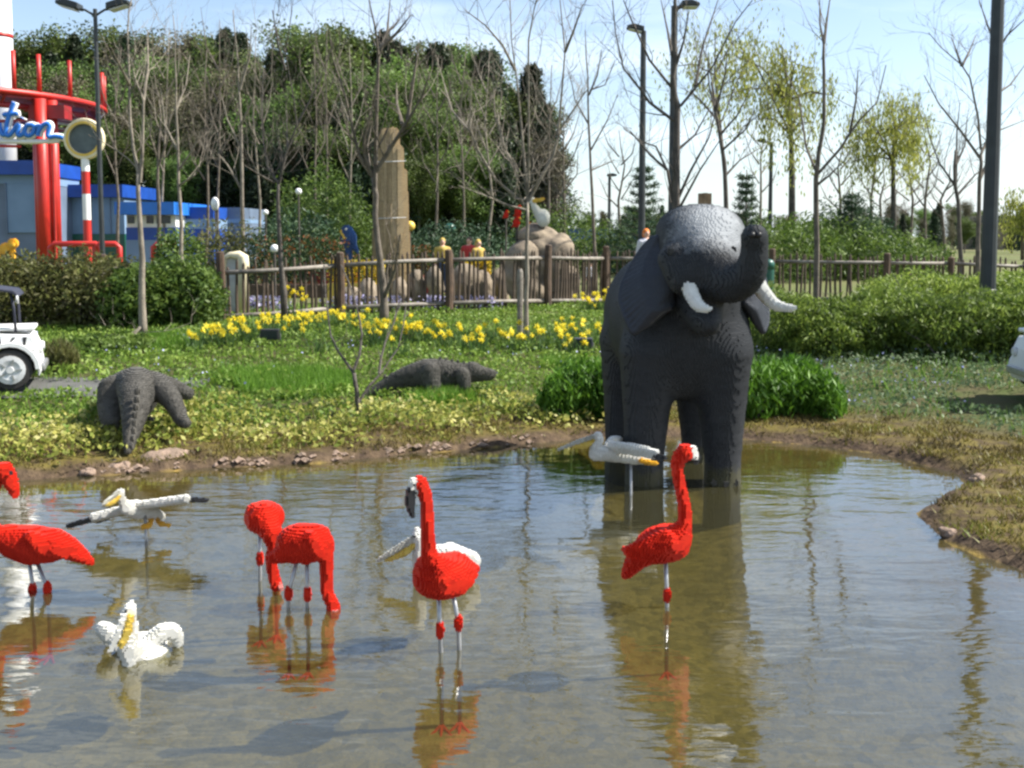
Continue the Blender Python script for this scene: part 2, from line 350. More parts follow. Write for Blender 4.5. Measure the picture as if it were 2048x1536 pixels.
def vox(name, prims, size, m, parent=None, yaw=0, k=.03, smooth=False, aspect=1.2, clipz=None, cut=None, dither=0, rough=0, soften=0):
    """prims -> mesh of bricks (or, smooth=True, a smooth closed surface)"""
    lo = np.full(3, 1e9); hi = -lo
    flat = []
    for q in prims: flat += q[1] if q[0] == 'g' else [q]
    for q in flat:
        if q[0] == 'c':
            r = max(q[3], q[4])+.02+k*.5
            for e in (q[1], q[2]): lo = np.minimum(lo, e-r); hi = np.maximum(hi, e+r)
        else:
            r = q[2].max()+.02+k*.5; lo = np.minimum(lo, q[1]-r); hi = np.maximum(hi, q[1]+r)
    c = (lo+hi)/2; hf = (hi-lo)/2; R = np.array(Matrix.Rotation(yaw, 3, 'Z'))
    ex = hf.copy()
    if yaw: ex[0] = abs(hf[0]*math.cos(yaw))+abs(hf[1]*math.sin(yaw)); ex[1] = abs(hf[0]*math.sin(yaw))+abs(hf[1]*math.cos(yaw))
    _vox[0] += 1; off = (_vox[0]*.381) % 1*size*.9
    st = np.array([size, size, size*(1.0 if smooth else aspect)])
    ax = [np.arange(-ex[i]-2*st[i]+off, ex[i]+3*st[i], st[i]) for i in range(3)]
    g = np.stack(np.meshgrid(*ax, indexing='ij'), -1)
    if not smooth: g[..., 2] += c[2]; g[..., 2] = np.round(g[..., 2]/st[2])*st[2]+off*.21; g[..., 2] -= c[2]
    p = g @ R.T+c
    dist = sdf_grid(prims, p, k, size, 10*size*aspect*.88+min(k,.04)+.005)
    if not smooth and dither: dist = dist+(np.repeat(rng.random(((dist.shape[0]+1)//2, dist.shape[1], dist.shape[2])), 2, 0)[:dist.shape[0]]-.5)*2*dither*size
    ins = dist < 0
    if clipz is not None: ins &= p[..., 2] > clipz
    if cut is not None: ins &= cut(p)
    ins[0] = ins[-1] = False; ins[:, 0] = ins[:, -1] = False; ins[:, :, 0] = ins[:, :, -1] = False
    quads = []; sh = np.array(ins.shape)+1
    for a in range(3):
        A = np.moveaxis(ins, a, 0); df = A[1:].astype(np.int8)-A[:-1].astype(np.int8)
        for sgn in (1, -1):
            idx = np.argwhere(df == sgn)
            if not len(idx): continue
            full = np.zeros((len(idx), 3), int); o1, o2 = [i for i in range(3) if i != a]
            full[:, a] = idx[:, 0]+1; full[:, o1] = idx[:, 1]; full[:, o2] = idx[:, 2]
            e1 = np.zeros(3, int); e1[o1] = 1; e2 = np.zeros(3, int); e2[o2] = 1
            cs = [full, full+e1, full+e1+e2, full+e2]
            flip = (sgn > 0) ^ (a == 1)
            if flip: cs = cs[::-1]
            quads.append(np.stack(cs, 1))
    if not quads: return vox(name, prims, size*.55, m, parent, yaw, k, smooth, aspect, clipz, cut)
    q = np.concatenate(quads); ids = (q[..., 0]*sh[1]+q[..., 1])*sh[2]+q[..., 2]
    u, inv = np.unique(ids.ravel(), return_inverse=True)
    gi = np.stack([u//(sh[1]*sh[2]), (u//sh[2]) % sh[1], u % sh[2]], -1)
    o0 = g[0, 0, 0]; V = (o0+(gi-.5)*st) @ R.T+c
    Fq = inv.reshape(-1, 4)
    if soften and not smooth:
        h = size*.3; d0 = np.concatenate([sdf(prims, c_, k) for c_ in np.array_split(V, 1+len(V)//60000)]); gr = np.stack([np.concatenate([sdf(prims, c_, k) for c_ in np.array_split(V+np.eye(3)[i]*h, 1+len(V)//60000)])-d0 for i in range(3)], -1)/h
        V = V-soften*(d0/(np.sum(gr*gr, -1)+1e-6))[:, None]*gr
    if smooth:
        for it in range(5):
            acc = np.zeros_like(V); cnt = np.zeros(len(V))
            for i in range(4):
                for j in (1, 3): np.add.at(acc, Fq[:, i], V[Fq[:, (i+j) % 4]]); np.add.at(cnt, Fq[:, i], 1)
            V = V*.4+.6*acc/cnt[:, None]
            h = size*.3; d0 = sdf(prims, V, k)
            gr = np.stack([sdf(prims, V+np.eye(3)[i]*h, k)-d0 for i in range(3)], -1)/h
            V = V-.8*(d0/(np.sum(gr*gr, -1)+1e-6))[:, None]*gr
            if clipz is not None: V[:, 2] = np.maximum(V[:, 2], clipz)
        if rough:
            h = size*.3; gr = np.stack([sdf(prims, V+np.eye(3)[i]*h, k)-sdf(prims, V, k) for i in range(3)], -1)/h; f_ = 1/(size*7); n_ = 0
            for o_ in range(3): n_ = n_+(np.sin(V[:, 0]*f_*1.3+1.7*np.sin(V[:, 2]*f_*1.1))*np.cos(V[:, 1]*f_*1.2+np.sin(V[:, 0]*f_*.8))+np.abs(np.sin(V[:, 2]*f_*.9+V[:, 0]*f_*.4)))*.5**o_; f_ *= 2.1
            V = V+gr*(n_*rough)[:, None]
    me = mesh_np(name, V, Fq, m, smooth=smooth)
    return obj(name, me, parent)

# ------------------------------------------------------------------ terrain
def smooth01(a, b, x): t = np.clip((x-a)/(b-a), 0, 1); return t*t*(3-2*t)
def G0(px, py):
    return P(px, py, CAMZ/(CAMZ-P(px, py, 1.0)[2]))[:2]
SHORE_PX = [(0, 962), (110, 958), (210, 950), (300, 944), (345, 941), (450, 935), (560, 930), (660, 924), (760, 915), (860, 905), (1000, 893), (1100, 884), (1200, 876), (1300, 872), (1400, 873), (1500, 879), (1620, 890), (1750, 906), (1850, 930), (1915, 950), (1938, 968), (1900, 992), (1856, 1018), (1842, 1040), (1858, 1062), (1905, 1086), (1980, 1116), (2048, 1142)]
pond = [tuple(G0(*q)) for q in SHORE_PX]
pond = [(-12, 3.4), (-11, 7), (-8, 9.2)]+pond+[(4.2, 6.2), (5.2, 5.2), (6, 3.6), (4, 2.4), (0, 2.1), (-6, 2.3)]
PO = np.array(pond)
def shore(x, y):
    """signed distance to the waterline, positive on land"""
    x = np.asarray(x, float); y = np.asarray(y, float); p = np.stack([x, y], -1)
    d = np.full(x.shape, 1e9); ins = np.zeros(x.shape, bool)
    for i in range(len(PO)):
        a = PO[i]; b = PO[(i+1) % len(PO)]; ba = b-a; h = np.clip(((p-a) @ ba)/(ba @ ba), 0, 1)
        d = np.minimum(d, np.linalg.norm(p-a-h[..., None]*ba, axis=-1))
        c = ((a[1] > y) != (b[1] > y)) & (x < (b[0]-a[0])*(y-a[1])/(b[1]-a[1]+1e-12)+a[0]); ins ^= c
    return np.where(ins, -d, d)
def wob(x, y): return np.sin(x*1.7+y*.6)*np.cos(y*1.3-x*.4)*.5+np.sin(x*4.1-y*2.7+1)*.25+np.sin(x*9.3+y*7.1)*np.cos(y*8.2-x*3)*.18
def gz(x, y, s=None):
    x = np.asarray(x, float); y = np.asarray(y, float)
    if s is None: s = shore(x, y)
    s2 = s+.05*np.sin(x*7.3)*np.cos(y*6.1+x)
    land = .11*(1-np.exp(-np.maximum(s2, 0)/.09))+.43*smooth01(.1, 9, s2)+.035*wob(x, y)*smooth01(.1, 1, s2)*(1-smooth01(18, 24, y))
    bed = -.02-.40*smooth01(0, 2.2, -s2)+.02*wob(x*1.5, y*1.5)*smooth01(.2, 1, -s2)
    z = np.where(s2 > 0, land, np.where(s2 < 0, bed, 0))
    hill = 5.0*smooth01(60, 84, y)*smooth01(12, -4, x)
    return z+hill
def gz1(x, y): return float(gz(np.array([x]), np.array([y]))[0])
def GP(px, py, h=0.0, dmax=60):
    """where the photo ray through a pixel comes down to h above the ground"""
    ds = np.concatenate([np.arange(4, 30, .05), np.arange(30, dmax, .3)])
    pts = np.array([P(px, py, d) for d in ds]); hh = pts[:, 2]-gz(pts[:, 0], pts[:, 1])-h
    i = np.argmax(hh < 0)
    return pts[i if hh[i] < 0 else -1]

def axis_pts(segs):
    r = []
    for a, b, st in segs: r += list(np.arange(a, b, st))
    return np.array(r+[segs[-1][1]])
gx = axis_pts([(-500, -60, 40), (-60, -16, 4), (-16, -9, .5), (-9, 7.5, .085), (7.5, 16, .5), (16, 60, 4), (60, 500, 40)])
gy = axis_pts([(-60, -4, 8), (-4, 3.5, .5), (3.5, 15, .085), (15, 26, .4), (26, 60, 2), (60, 120, 4), (120, 900, 40)])
X, Y = np.meshgrid(gx, gy, indexing='ij'); SD = shore(X, Y); Z = gz(X, Y, SD)
n0, n1 = X.shape; I = np.arange(n0*n1).reshape(n0, n1)
Fg = np.stack([I[:-1, :-1], I[1:, :-1], I[1:, 1:], I[:-1, 1:]], -1).reshape(-1, 4)
def ground_mat():
    m = bpy.data.materials.new('ground'); m.use_nodes = True; t = m.node_tree; b = t.nodes['Principled BSDF']; b.inputs['Roughness'].default_value = .9; b.inputs['Specular IOR Level'].default_value = .2
    lk = t.links.new
    def node(k, **a):
        n = t.nodes.new(k)
        for q, v in a.items(): setattr(n, q, v)
        return n
    co = node('ShaderNodeTexCoord'); at = node('ShaderNodeAttribute', attribute_name='shore')
    def noise(sc, det=5):
        n = node('ShaderNodeTexNoise'); n.inputs['Scale'].default_value = sc; n.inputs['Detail'].default_value = det; lk(co.outputs['Object'], n.inputs[0]); return n.outputs[0]
    def ramp(f, lo, hi, c1, c2):
        r = node('ShaderNodeValToRGB'); e = r.color_ramp.elements; e[0].position = lo; e[1].position = hi; e[0].color = (*c1, 1); e[1].color = (*c2, 1); lk(f, r.inputs[0]); return r.outputs[0]
    def mixc(f, a, c):
        x = node('ShaderNodeMix', data_type='RGBA'); lk(f, x.inputs[0]); lk(a, x.inputs[6]); lk(c, x.inputs[7]); return x.outputs[2]
    def step(lo, hi, nz=.0):
        a = at.outputs['Fac']
        if nz:
            q = node('ShaderNodeMath', operation='MULTIPLY_ADD'); lk(noise(3.), q.inputs[0]); q.inputs[1].default_value = nz*2; lk(a, q.inputs[2])
            q2 = node('ShaderNodeMath', operation='SUBTRACT'); lk(q.outputs[0], q2.inputs[0]); q2.inputs[1].default_value = nz; a = q2.outputs[0]
        r = node('ShaderNodeMapRange', interpolation_type='SMOOTHSTEP'); r.inputs[1].default_value = lo; r.inputs[2].default_value = hi; lk(a, r.inputs[0]); return r.outputs[0]
    vo = node('ShaderNodeTexVoronoi'); vo.inputs['Scale'].default_value = 14; lk(co.outputs['Object'], vo.inputs['Vector'])
    vs_ = node('ShaderNodeSeparateColor'); lk(vo.outputs['Color'], vs_.inputs[0])
    bed = mixc(noise(1.6), ramp(noise(9), .35, .7, (.30, .25, .11), (.14, .12, .05)), ramp(vs_.outputs[0], .2, .9, (.34, .28, .14), (.11, .095, .045)))
    shal = ramp(noise(5), .35, .65, (.27, .18, .045), (.17, .13, .035))
    mud = ramp(noise(11, 8), .35, .65, (.045, .03, .02), (.11, .075, .045))
    moss = ramp(noise(6, 8), .34, .62, (.13, .105, .022), (.06, .04, .02))
    soil = ramp(noise(3, 8), .35, .65, (.05, .07, .015), (.075, .065, .028))
    far = ramp(noise(.15, 6), .35, .65, (.09, .115, .03), (.13, .125, .055))
    c = mixc(step(-1.5, -.35, .3), bed, shal); c = mixc(step(-.06, .0), c, mud); c = mixc(step(.05, .22, .12), c, moss)
    c = mixc(step(.9, 1.8, .5), c, soil); c = mixc(step(9, 12), c, far)
    lk(c, b.inputs['Base Color'])
    bp = node('ShaderNodeBump'); bp.inputs['Strength'].default_value = .7; bp.inputs['Distance'].default_value = .03; lk(noise(22, 8), bp.inputs['Height']); lk(bp.outputs[0], b.inputs['Normal'])
    return m
me = mesh_np('ground', np.stack([X, Y, Z], -1).reshape(-1, 3), Fg, ground_mat(), smooth=True)
a = me.attributes.new('shore', 'FLOAT', 'POINT'); a.data.foreach_set('value', SD.astype(np.float32).ravel())
ground = obj('ground', me); ground['kind'] = 'structure'

# water: one sheet over the basin
def water_mat():
    m = bpy.data.materials.new('pond water'); m.use_nodes = True; t = m.node_tree; t.nodes.clear(); lk = t.links.new
    N = t.nodes.new; co = N('ShaderNodeTexCoord')
    def nz(sc, sx, sy, det, rot=0):
        mp_ = N('ShaderNodeMapping'); mp_.inputs['Scale'].default_value = (sx, sy, 1); mp_.inputs['Rotation'].default_value = (0, 0, rot); lk(co.outputs['Object'], mp_.inputs[0])
        n = N('ShaderNodeTexNoise'); n.inputs['Scale'].default_value = sc; n.inputs['Detail'].default_value = det; n.inputs['Distortion'].default_value = .6; lk(mp_.outputs[0], n.inputs[0]); return n.outputs[0]
    def mul(a, f):
        q = N('ShaderNodeMath'); q.operation = 'MULTIPLY'; lk(a, q.inputs[0]); q.inputs[1].default_value = f; return q.outputs[0]
    def add(a, b_):
        q = N('ShaderNodeMath'); q.operation = 'ADD'; lk(a, q.inputs[0]); lk(b_, q.inputs[1]); return q.outputs[0]
    h = add(mul(nz(2.2, .8, 1.8, 2, .12), .55), add(mul(nz(6, .6, 2.0, 2, -.12), .22), mul(nz(17, .6, 2.0, 2, .1), .045)))
    pt = N('ShaderNodeMapRange'); lk(nz(.55, .7, 1.3, 2, .4), pt.inputs[0]); pt.inputs[1].default_value = .35; pt.inputs[2].default_value = .65; pt.inputs[3].default_value = .35; pt.inputs[4].default_value = 1.0
    hm = N('ShaderNodeMath'); hm.operation = 'MULTIPLY'; lk(h, hm.inputs[0]); lk(pt.outputs[0], hm.inputs[1]); h = hm.outputs[0]
    # rings spreading from the front legs of the big sculpture and from a spot to its right
    for (cx, cy, fr, amp, rad) in ((2.05, 8.55, 26, .055, .75), (1.5, 9.2, 20, .03, 1.2)):
        v = N('ShaderNodeVectorMath'); v.operation = 'DISTANCE'; lk(co.outputs['Object'], v.inputs[0]); v.inputs[1].default_value = (cx, cy, 0)
        s_ = N('ShaderNodeMath'); s_.operation = 'MULTIPLY'; lk(v.outputs['Value'], s_.inputs[0]); s_.inputs[1].default_value = fr*2.2
        sn = N('ShaderNodeMath'); sn.operation = 'SINE'; lk(s_.outputs[0], sn.inputs[0])
        mr = N('ShaderNodeMapRange'); lk(v.outputs['Value'], mr.inputs[0]); mr.inputs[1].default_value = 0; mr.inputs[2].default_value = rad; mr.inputs[3].default_value = amp; mr.inputs[4].default_value = 0
        pr = N('ShaderNodeMath'); pr.operation = 'MULTIPLY'; lk(sn.outputs[0], pr.inputs[0]); lk(mr.outputs[0], pr.inputs[1]); h = add(h, mul(pr.outputs[0], .35))
    bp = N('ShaderNodeBump'); bp.inputs['Strength'].default_value = .5; bp.inputs['Distance'].default_value = .030; lk(h, bp.inputs['Height'])
    ge = N('ShaderNodeNewGeometry'); dt = N('ShaderNodeVectorMath'); dt.operation = 'DOT_PRODUCT'; lk(ge.outputs['Incoming'], dt.inputs[0]); lk(bp.outputs[0], dt.inputs[1])
    ab = N('ShaderNodeMath'); ab.operation = 'ABSOLUTE'; lk(dt.outputs['Value'], ab.inputs[0]); om = N('ShaderNodeMath'); om.operation = 'SUBTRACT'; om.inputs[0].default_value = 1; lk(ab.outputs[0], om.inputs[1]); om.use_clamp = True
    pw = N('ShaderNodeMath'); pw.operation = 'POWER'; lk(om.outputs[0], pw.inputs[0]); pw.inputs[1].default_value = 3.8
    fr = N('ShaderNodeMath'); fr.operation = 'MULTIPLY_ADD'; lk(pw.outputs[0], fr.inputs[0]); fr.inputs[1].default_value = .88; fr.inputs[2].default_value = .12; fr.use_clamp = True
    tr = N('ShaderNodeBsdfTransparent'); tr.inputs[0].default_value = (.57, .55, .36, 1)
    gl = N('ShaderNodeBsdfGlossy'); gl.inputs['Roughness'].default_value = .015; gl.inputs[0].default_value = (.95, .97, 1, 1); lk(bp.outputs[0], gl.inputs['Normal'])
    ms = N('ShaderNodeMixShader'); df = N('ShaderNodeBsdfDiffuse'); df.inputs[0].default_value = (.13, .12, .055, 1); mk = N('ShaderNodeMixShader'); mk.inputs[0].default_value = .20; lk(tr.outputs[0], mk.inputs[1]); lk(df.outputs[0], mk.inputs[2])
    lk(fr.outputs[0], ms.inputs[0]); lk(mk.outputs[0], ms.inputs[1]); lk(gl.outputs[0], ms.inputs[2])
    o = N('ShaderNodeOutputMaterial'); lk(ms.outputs[0], o.inputs[0]); return m
wx = np.linspace(-12.6, 7, 60); wy = np.linspace(1.6, 12.3, 40); WX, WY = np.meshgrid(wx, wy, indexing='ij')
J = np.arange(2400).reshape(60, 40); Fw = np.stack([J[:-1, :-1], J[1:, :-1], J[1:, 1:], J[:-1, 1:]], -1).reshape(-1, 4)
cxy = np.stack([WX, WY], -1).reshape(-1, 2)[Fw].mean(1); Fw = Fw[shore(cxy[:, 0], cxy[:, 1]) < .5]
water = obj('pond_water', mesh_np('pond_water', np.stack([WX, WY, 0*WX], -1).reshape(-1, 3), Fw, water_mat(), smooth=True)); water['kind'] = 'structure'
# ------------------------------------------------------------------ foliage helpers
def leaf_quads(c, size, aspect=.5, up=0.0, droop=None, jit=.3):
    """diamond leaves at centres c (n,3); up in 0..1 pulls their long axis upright"""
    n = len(c); size = np.broadcast_to(size, (n,))*(1+jit*(rng.random(n)-.5)*2)
    a = rng.normal(size=(n, 3)); a[:, 2] = a[:, 2]*(1-up)+up*2.2
    if droop is not None: a = a*.35+droop
    a /= np.linalg.norm(a, axis=1)[:, None]
    b = rng.normal(size=(n, 3)); b -= a*np.sum(a*b, 1)[:, None]; b /= np.linalg.norm(b, axis=1)[:, None]
    l = a*size[:, None]*.5; s_ = b*(size*aspect)[:, None]*.5
    V = np.stack([c-l, c+s_-l*.1, c+l, c-s_-l*.1], 1).reshape(-1, 3)
    return V, np.arange(4*n).reshape(n, 4)
def blades(base, h, wd, lean=.35):
    """upright triangular grass blades"""
    n = len(base); an = rng.random(n)*6.283; hh = np.broadcast_to(h, (n,))*(.6+.8*rng.random(n)); ww = np.broadcast_to(wd, (n,))
    u = np.stack([np.cos(an), np.sin(an), 0*an], 1); le = rng.normal(size=(n, 2))*lean
    tip = base+np.stack([le[:, 0]*hh, le[:, 1]*hh, hh], 1)
    V = np.stack([base-u*ww[:, None]/2, base+u*ww[:, None]/2, tip], 1).reshape(-1, 3)
    return V, np.arange(3*n).reshape(n, 3)
def stuff(name, V, Fq, m, label, cat, tint):
    o = obj(name, mesh_np(name, V, Fq, m, attr=tint)); o['kind'] = 'stuff'; tag(o, label, cat); return o
def clump_noise(x, y, f=1.0, ph=0.0): return .5+.5*np.sin(x*1.9*f+ph+1.3*np.sin(y*1.1*f+ph))*np.cos(y*2.3*f-ph+1.1*np.sin(x*.9*f))
def scatter(n, x0, x1, y0, y1): return rng.uniform(x0, x1, n), rng.uniform(y0, y1, n)
M['gc'] = leafmat('ground cover leaves', [(0.065, 0.123, 0.017), (0.123, 0.203, 0.029), (0.189, 0.275, 0.043), (0.275, 0.362, 0.072)])
M['gcblue'] = leafmat('bluish ground cover leaves', [(0.049, 0.098, 0.035), (0.098, 0.154, 0.063), (0.154, 0.210, 0.105), (0.224, 0.280, 0.168)])
M['euon'] = leafmat('golden variegated leaves', [(.08, .12, .02), (.20, .24, .04), (.42, .40, .10), (.66, .62, .30)], trans=.4)
M['moss'] = leafmat('moss and dry grass', [(.05, .036, .018), (.12, .095, .025), (.20, .18, .035), (.14, .20, .03)], trans=.3)
M['grass'] = leafmat('grass blades', [(0.068, 0.149, 0.016), (0.121, 0.243, 0.024), (0.176, 0.324, 0.041)])
M['bluefl'] = leafmat('tiny pale blue flowers', [(.22, .25, .50), (.34, .36, .60), (.5, .52, .68)], trans=.2)
M['juniper'] = leafmat('feathery hedge sprays', [(.04, .07, .013), (.10, .15, .027), (.19, .265, .045), (.32, .40, .08)], trans=.4)
M['bright'] = leafmat('fresh green sprays', [(0.030, 0.084, 0.010), (0.072, 0.168, 0.014), (0.120, 0.252, 0.024), (0.180, 0.336, 0.042)])
M['olive'] = leafmat('olive twiggy leaves', [(0.063, 0.057, 0.023), (0.098, 0.098, 0.032), (0.138, 0.155, 0.040), (0.172, 0.138, 0.069)])
M['hedge'] = leafmat('green hedge leaves', [(0.037, 0.075, 0.015), (0.075, 0.125, 0.022), (0.125, 0.188, 0.035), (0.175, 0.250, 0.056)])
M['conifer'] = leafmat('dark conifer needles', [(.012, .026, .012), (.025, .045, .02), (.045, .065, .026)], trans=.15, objvar=.35)
M['wood1'] = leafmat('spring wood leaves', [(.038, .058, .018), (.068, .105, .026), (.11, .17, .036), (.165, .245, .055)], objvar=.4)
M['wood2'] = leafmat('brown budding twigs', [(.06, .052, .033), (.10, .088, .052), (.14, .125, .07), (.115, .14, .045)], trans=.15, objvar=.3)
M['willow'] = leafmat('willow leaves', [(0.188, 0.213, 0.037), (0.300, 0.325, 0.069), (0.400, 0.400, 0.100)], trans=.45)
M['pine'] = leafmat('pine needles', [(.02, .045, .022), (.04, .08, .035), (.07, .115, .05)], trans=.15)

# ------------------------------------------------------------------ ground cover on the bank
def cover(n, accept, h, size, aspect, m, name, label, cat, up=.15, x0=-10.5, x1=9.5, y0=7, y1=24):
    x, y = scatter(n, x0, x1, y0, y1)
    keep = np.abs(x) < .50*y+1.2; x, y = x[keep], y[keep]
    s = shore(x, y); pr = accept(x, y, s); k = rng.random(len(x)) < pr; x, y, s = x[k], y[k], s[k]
    lump = .4+.9*clump_noise(x, y, 2.2, .7)*clump_noise(x, y, .9, 2.)+.25*clump_noise(x, y, 6, 1.)
    hh = h*lump*rng.random(len(x))**.6*np.clip(s*2, .3, 1)
    z = gz(x, y, s)+hh
    V, Fq = leaf_quads(np.stack([x, y, z], 1), size, aspect, up)
    stuff(name, V, Fq, m, label, cat, np.clip(.25+.5*rng.random(len(x))+.45*(clump_noise(x, y, 1.3, 4)-.5), 0, 1))
track = lambda x, y: ((y > 12.7) & (y < 13.45) & (x < -4.4)) | ((x > 5.3) & (y > 11.9) & (y < 12.9))
cov = lambda x, y, s: smooth01(.8, 1.5, s)*np.where(x > 3, smooth01(1.0, 2.2, s), 1)*~track(x, y)
EU = lambda x, y, s: smooth01(.10, .45, s)*(1-smooth01(1.7, 2.7, s+.8*(clump_noise(x, y, .8, 3)-.5)))*(x < 1.1)*np.where(x < -5.2, .8, 1)*np.clip(clump_noise(x, y, 1.6, 1)*1.8, .15, 1)
cover(120000, lambda x, y, s: cov(x, y, s)*np.where(s < 2.2, .55, 1)*(x < 3.2), .16, .065, .55, M['gc'], 'ground_cover', 'low green leafy ground cover over the left bank', 'ground cover')
cover(46000, lambda x, y, s: cov(x, y, s)*(x > 2.2)*(y < 18), .17, .06, .5, M['gcblue'], 'ground_cover', 'bluish green flowering ground cover over the right bank', 'ground cover', x0=2)
cover(95000, EU, .20, .062, .65, M['euon'], 'golden_ground_cover', 'golden yellow variegated ground cover along the left shore', 'ground cover', y1=15)
cover(9000, lambda x, y, s: cov(x, y, s)*smooth01(.45, .7, clump_noise(x, y, 1.1, 5))*np.where(x > 2.3, 1, smooth01(2.4, 3.2, s)*.6)*(y < 17), .24, .034, .9, M['bluefl'], 'blue_flowers', 'tiny pale blue flowers scattered through the ground cover', 'flowers')
def moss_cover():
    x, y = scatter(260000, -9, 7, 5.5, 14); k = np.abs(x) < .5*y+1.; x, y = x[k], y[k]; s = shore(x, y)
    pr = smooth01(.02, .12, s)*(1-smooth01(.9, 1.9, s))*np.where(x < .8, .8, .95)*np.clip(clump_noise(x, y, 2.5, 2)*1.5-.15, .05, 1)
    k = rng.random(len(x)) < pr; x, y, s = x[k], y[k], s[k]
    V, Fq = blades(np.stack([x, y, gz(x, y, s)-.005], 1), .045, .016, .6)
    stuff('moss', V, Fq, M['moss'], 'short mossy brown and yellow grass along the water edge', 'moss', np.clip(rng.random(len(x))*.6+.6*(clump_noise(x, y, 1.7, 6)-.3), 0, 1))
moss_cover()
def grass_patch():
    B = []; 
    for (px, py, r, n) in ((590, 775, .75, 4200), (500, 760, .5, 1200), (640, 765, .45, 1800), (865, 808, .3, 900), (905, 800, .3, 700), (330, 690, .6, 1500), (1120, 735, .3, 600)):
        c = GP(px, py); a = rng.random(n)*6.283; rr = r*np.sqrt(rng.random(n)); B.append(np.stack([c[0]+rr*np.cos(a), c[1]+rr*np.sin(a)], 1))
    B = np.concatenate(B); s = shore(B[:, 0], B[:, 1]); B = B[s > .1]
    x, y = scatter(26000, -9, 9, 9, 20); s = shore(x, y); k = (s > 1.4) & (np.abs(x) < .5*y+1) & ~track(x, y) & (rng.random(len(x)) < clump_noise(x, y, 1.5, 8)); B = np.concatenate([B, np.stack([x[k], y[k]], 1)])
    V, Fq = blades(np.stack([B[:, 0], B[:, 1], gz(B[:, 0], B[:, 1])], 1), .155, .016, .3)
    stuff('grass', V, Fq, M['grass'], 'tufts of fresh green grass between the ground cover', 'grass', rng.random(len(B)))
grass_patch()

# path for the little cars
def strip(name, pts, wd, m, dz=.012):
    V = []; Fq = []
    for i, p in enumerate(pts):
        a = np.array(pts[max(i-1, 0)]); b = np.array(pts[min(i+1, len(pts)-1)]); t = (b-a)/np.linalg.norm(b-a); nrm = np.array([-t[1], t[0]])
        for j in range(5):
            q = np.array(p)+nrm*wd*(j/4-.5); V.append((q[0], q[1], gz1(q[0], q[1])+dz))
    for i in range(len(pts)-1):
        for j in range(4): Fq.append([i*5+j, i*5+j+1, i*5+j+6, i*5+j+5])
    o = obj(name, mesh_np(name, np.array(V), Fq, m)); o['kind'] = 'structure'; return o
M['asph'] = mat('worn asphalt', (.10, .10, .095), .9, (.07, .07, .066), 3, bump=.4, bscale=60)
strip('car_track', [(-12+.35*i, 13.05+.12*math.sin(i*.4)) for i in range(24)], 1.15, M['asph'], .02)

# stones along the waterline
rk = rng.random
def stone(c, r, seed):
    rr = np.random.default_rng(seed); pr = [ell(c, r*np.array([1, .8, .45]), rr.random()*3)]
    for _ in range(4): pr.append(ell(c+rr.normal(size=3)*r*np.array([.4, .3, .2]), r*(.45+.3*rr.random(3))*np.array([1, 1, .7]), rr.random()*3, rr.random()))
    return pr
def rock(label, px, py, r, h=0, group=None, m='rock'):
    c = GP(px, py, h); pr = stone(c, r, int(px*7+py))
    o = vox('shore_rock', pr, r*.07, M[m], None, k=r*.05, smooth=True, rough=r*.055); rebase(o, (c[0], c[1], c[2]-r*.6)); tag(o, label, 'rock', group); return o
rock('broad pinkish boulder at the water edge below the climbing crocodile', 335, 925, .25, -.075)
rock('small pinkish rock left of the broad shore boulder', 248, 932, .09, -.02)
rock('grey stone at the water edge under the left bank', 180, 946, .06)
rock('flat stone half hidden by plants at the foot of the left green bush', 1130, 832, .16)
rock('pale stone on the right bank point beside the water', 1955, 962, .07)
rock('small brown stone low on the right bank near the frame edge', 1900, 1068, .07)
sV, sF = [], []
sm = MB()
for i in range(330):
    t = rng.random(); px = 200+900*t
    if math.sin(px*.031)+math.sin(px*.073+1) < -.9+rng.random()*.8: continue
    py = np.interp(px, [q[0] for q in SHORE_PX[:13]], [q[1] for q in SHORE_PX[:13]])-2-15*rng.random()**1.4
    c = GP(px, py); r = .012+.045*rng.random()**2.2
    b = len(sm.V)
    for v in ((1, 0, 0), (-1, 0, 0), (0, 1, 0), (0, -1, 0), (0, 0, .7), (0, 0, -.7), (.62, .62, .35), (-.62, .62, .3), (.62, -.62, .35), (-.62, -.62, .3)): sm.V.append(c+np.array(v)*r*(.75+.5*rng.random(3)))
    for f in ((0, 6, 4), (6, 2, 4), (2, 7, 4), (7, 1, 4), (1, 9, 4), (9, 3, 4), (3, 8, 4), (8, 0, 4), (0, 8, 5), (8, 3, 5), (3, 9, 5), (9, 1, 5), (1, 7, 5), (7, 2, 5), (2, 6, 5), (6, 0, 5)): sm.F.append([b+k for k in f])
so_ = sm.build('shore_pebbles', M['rock']); so_['kind'] = 'stuff'; tag(so_, 'row of small pinkish stones along the far waterline', 'pebbles')

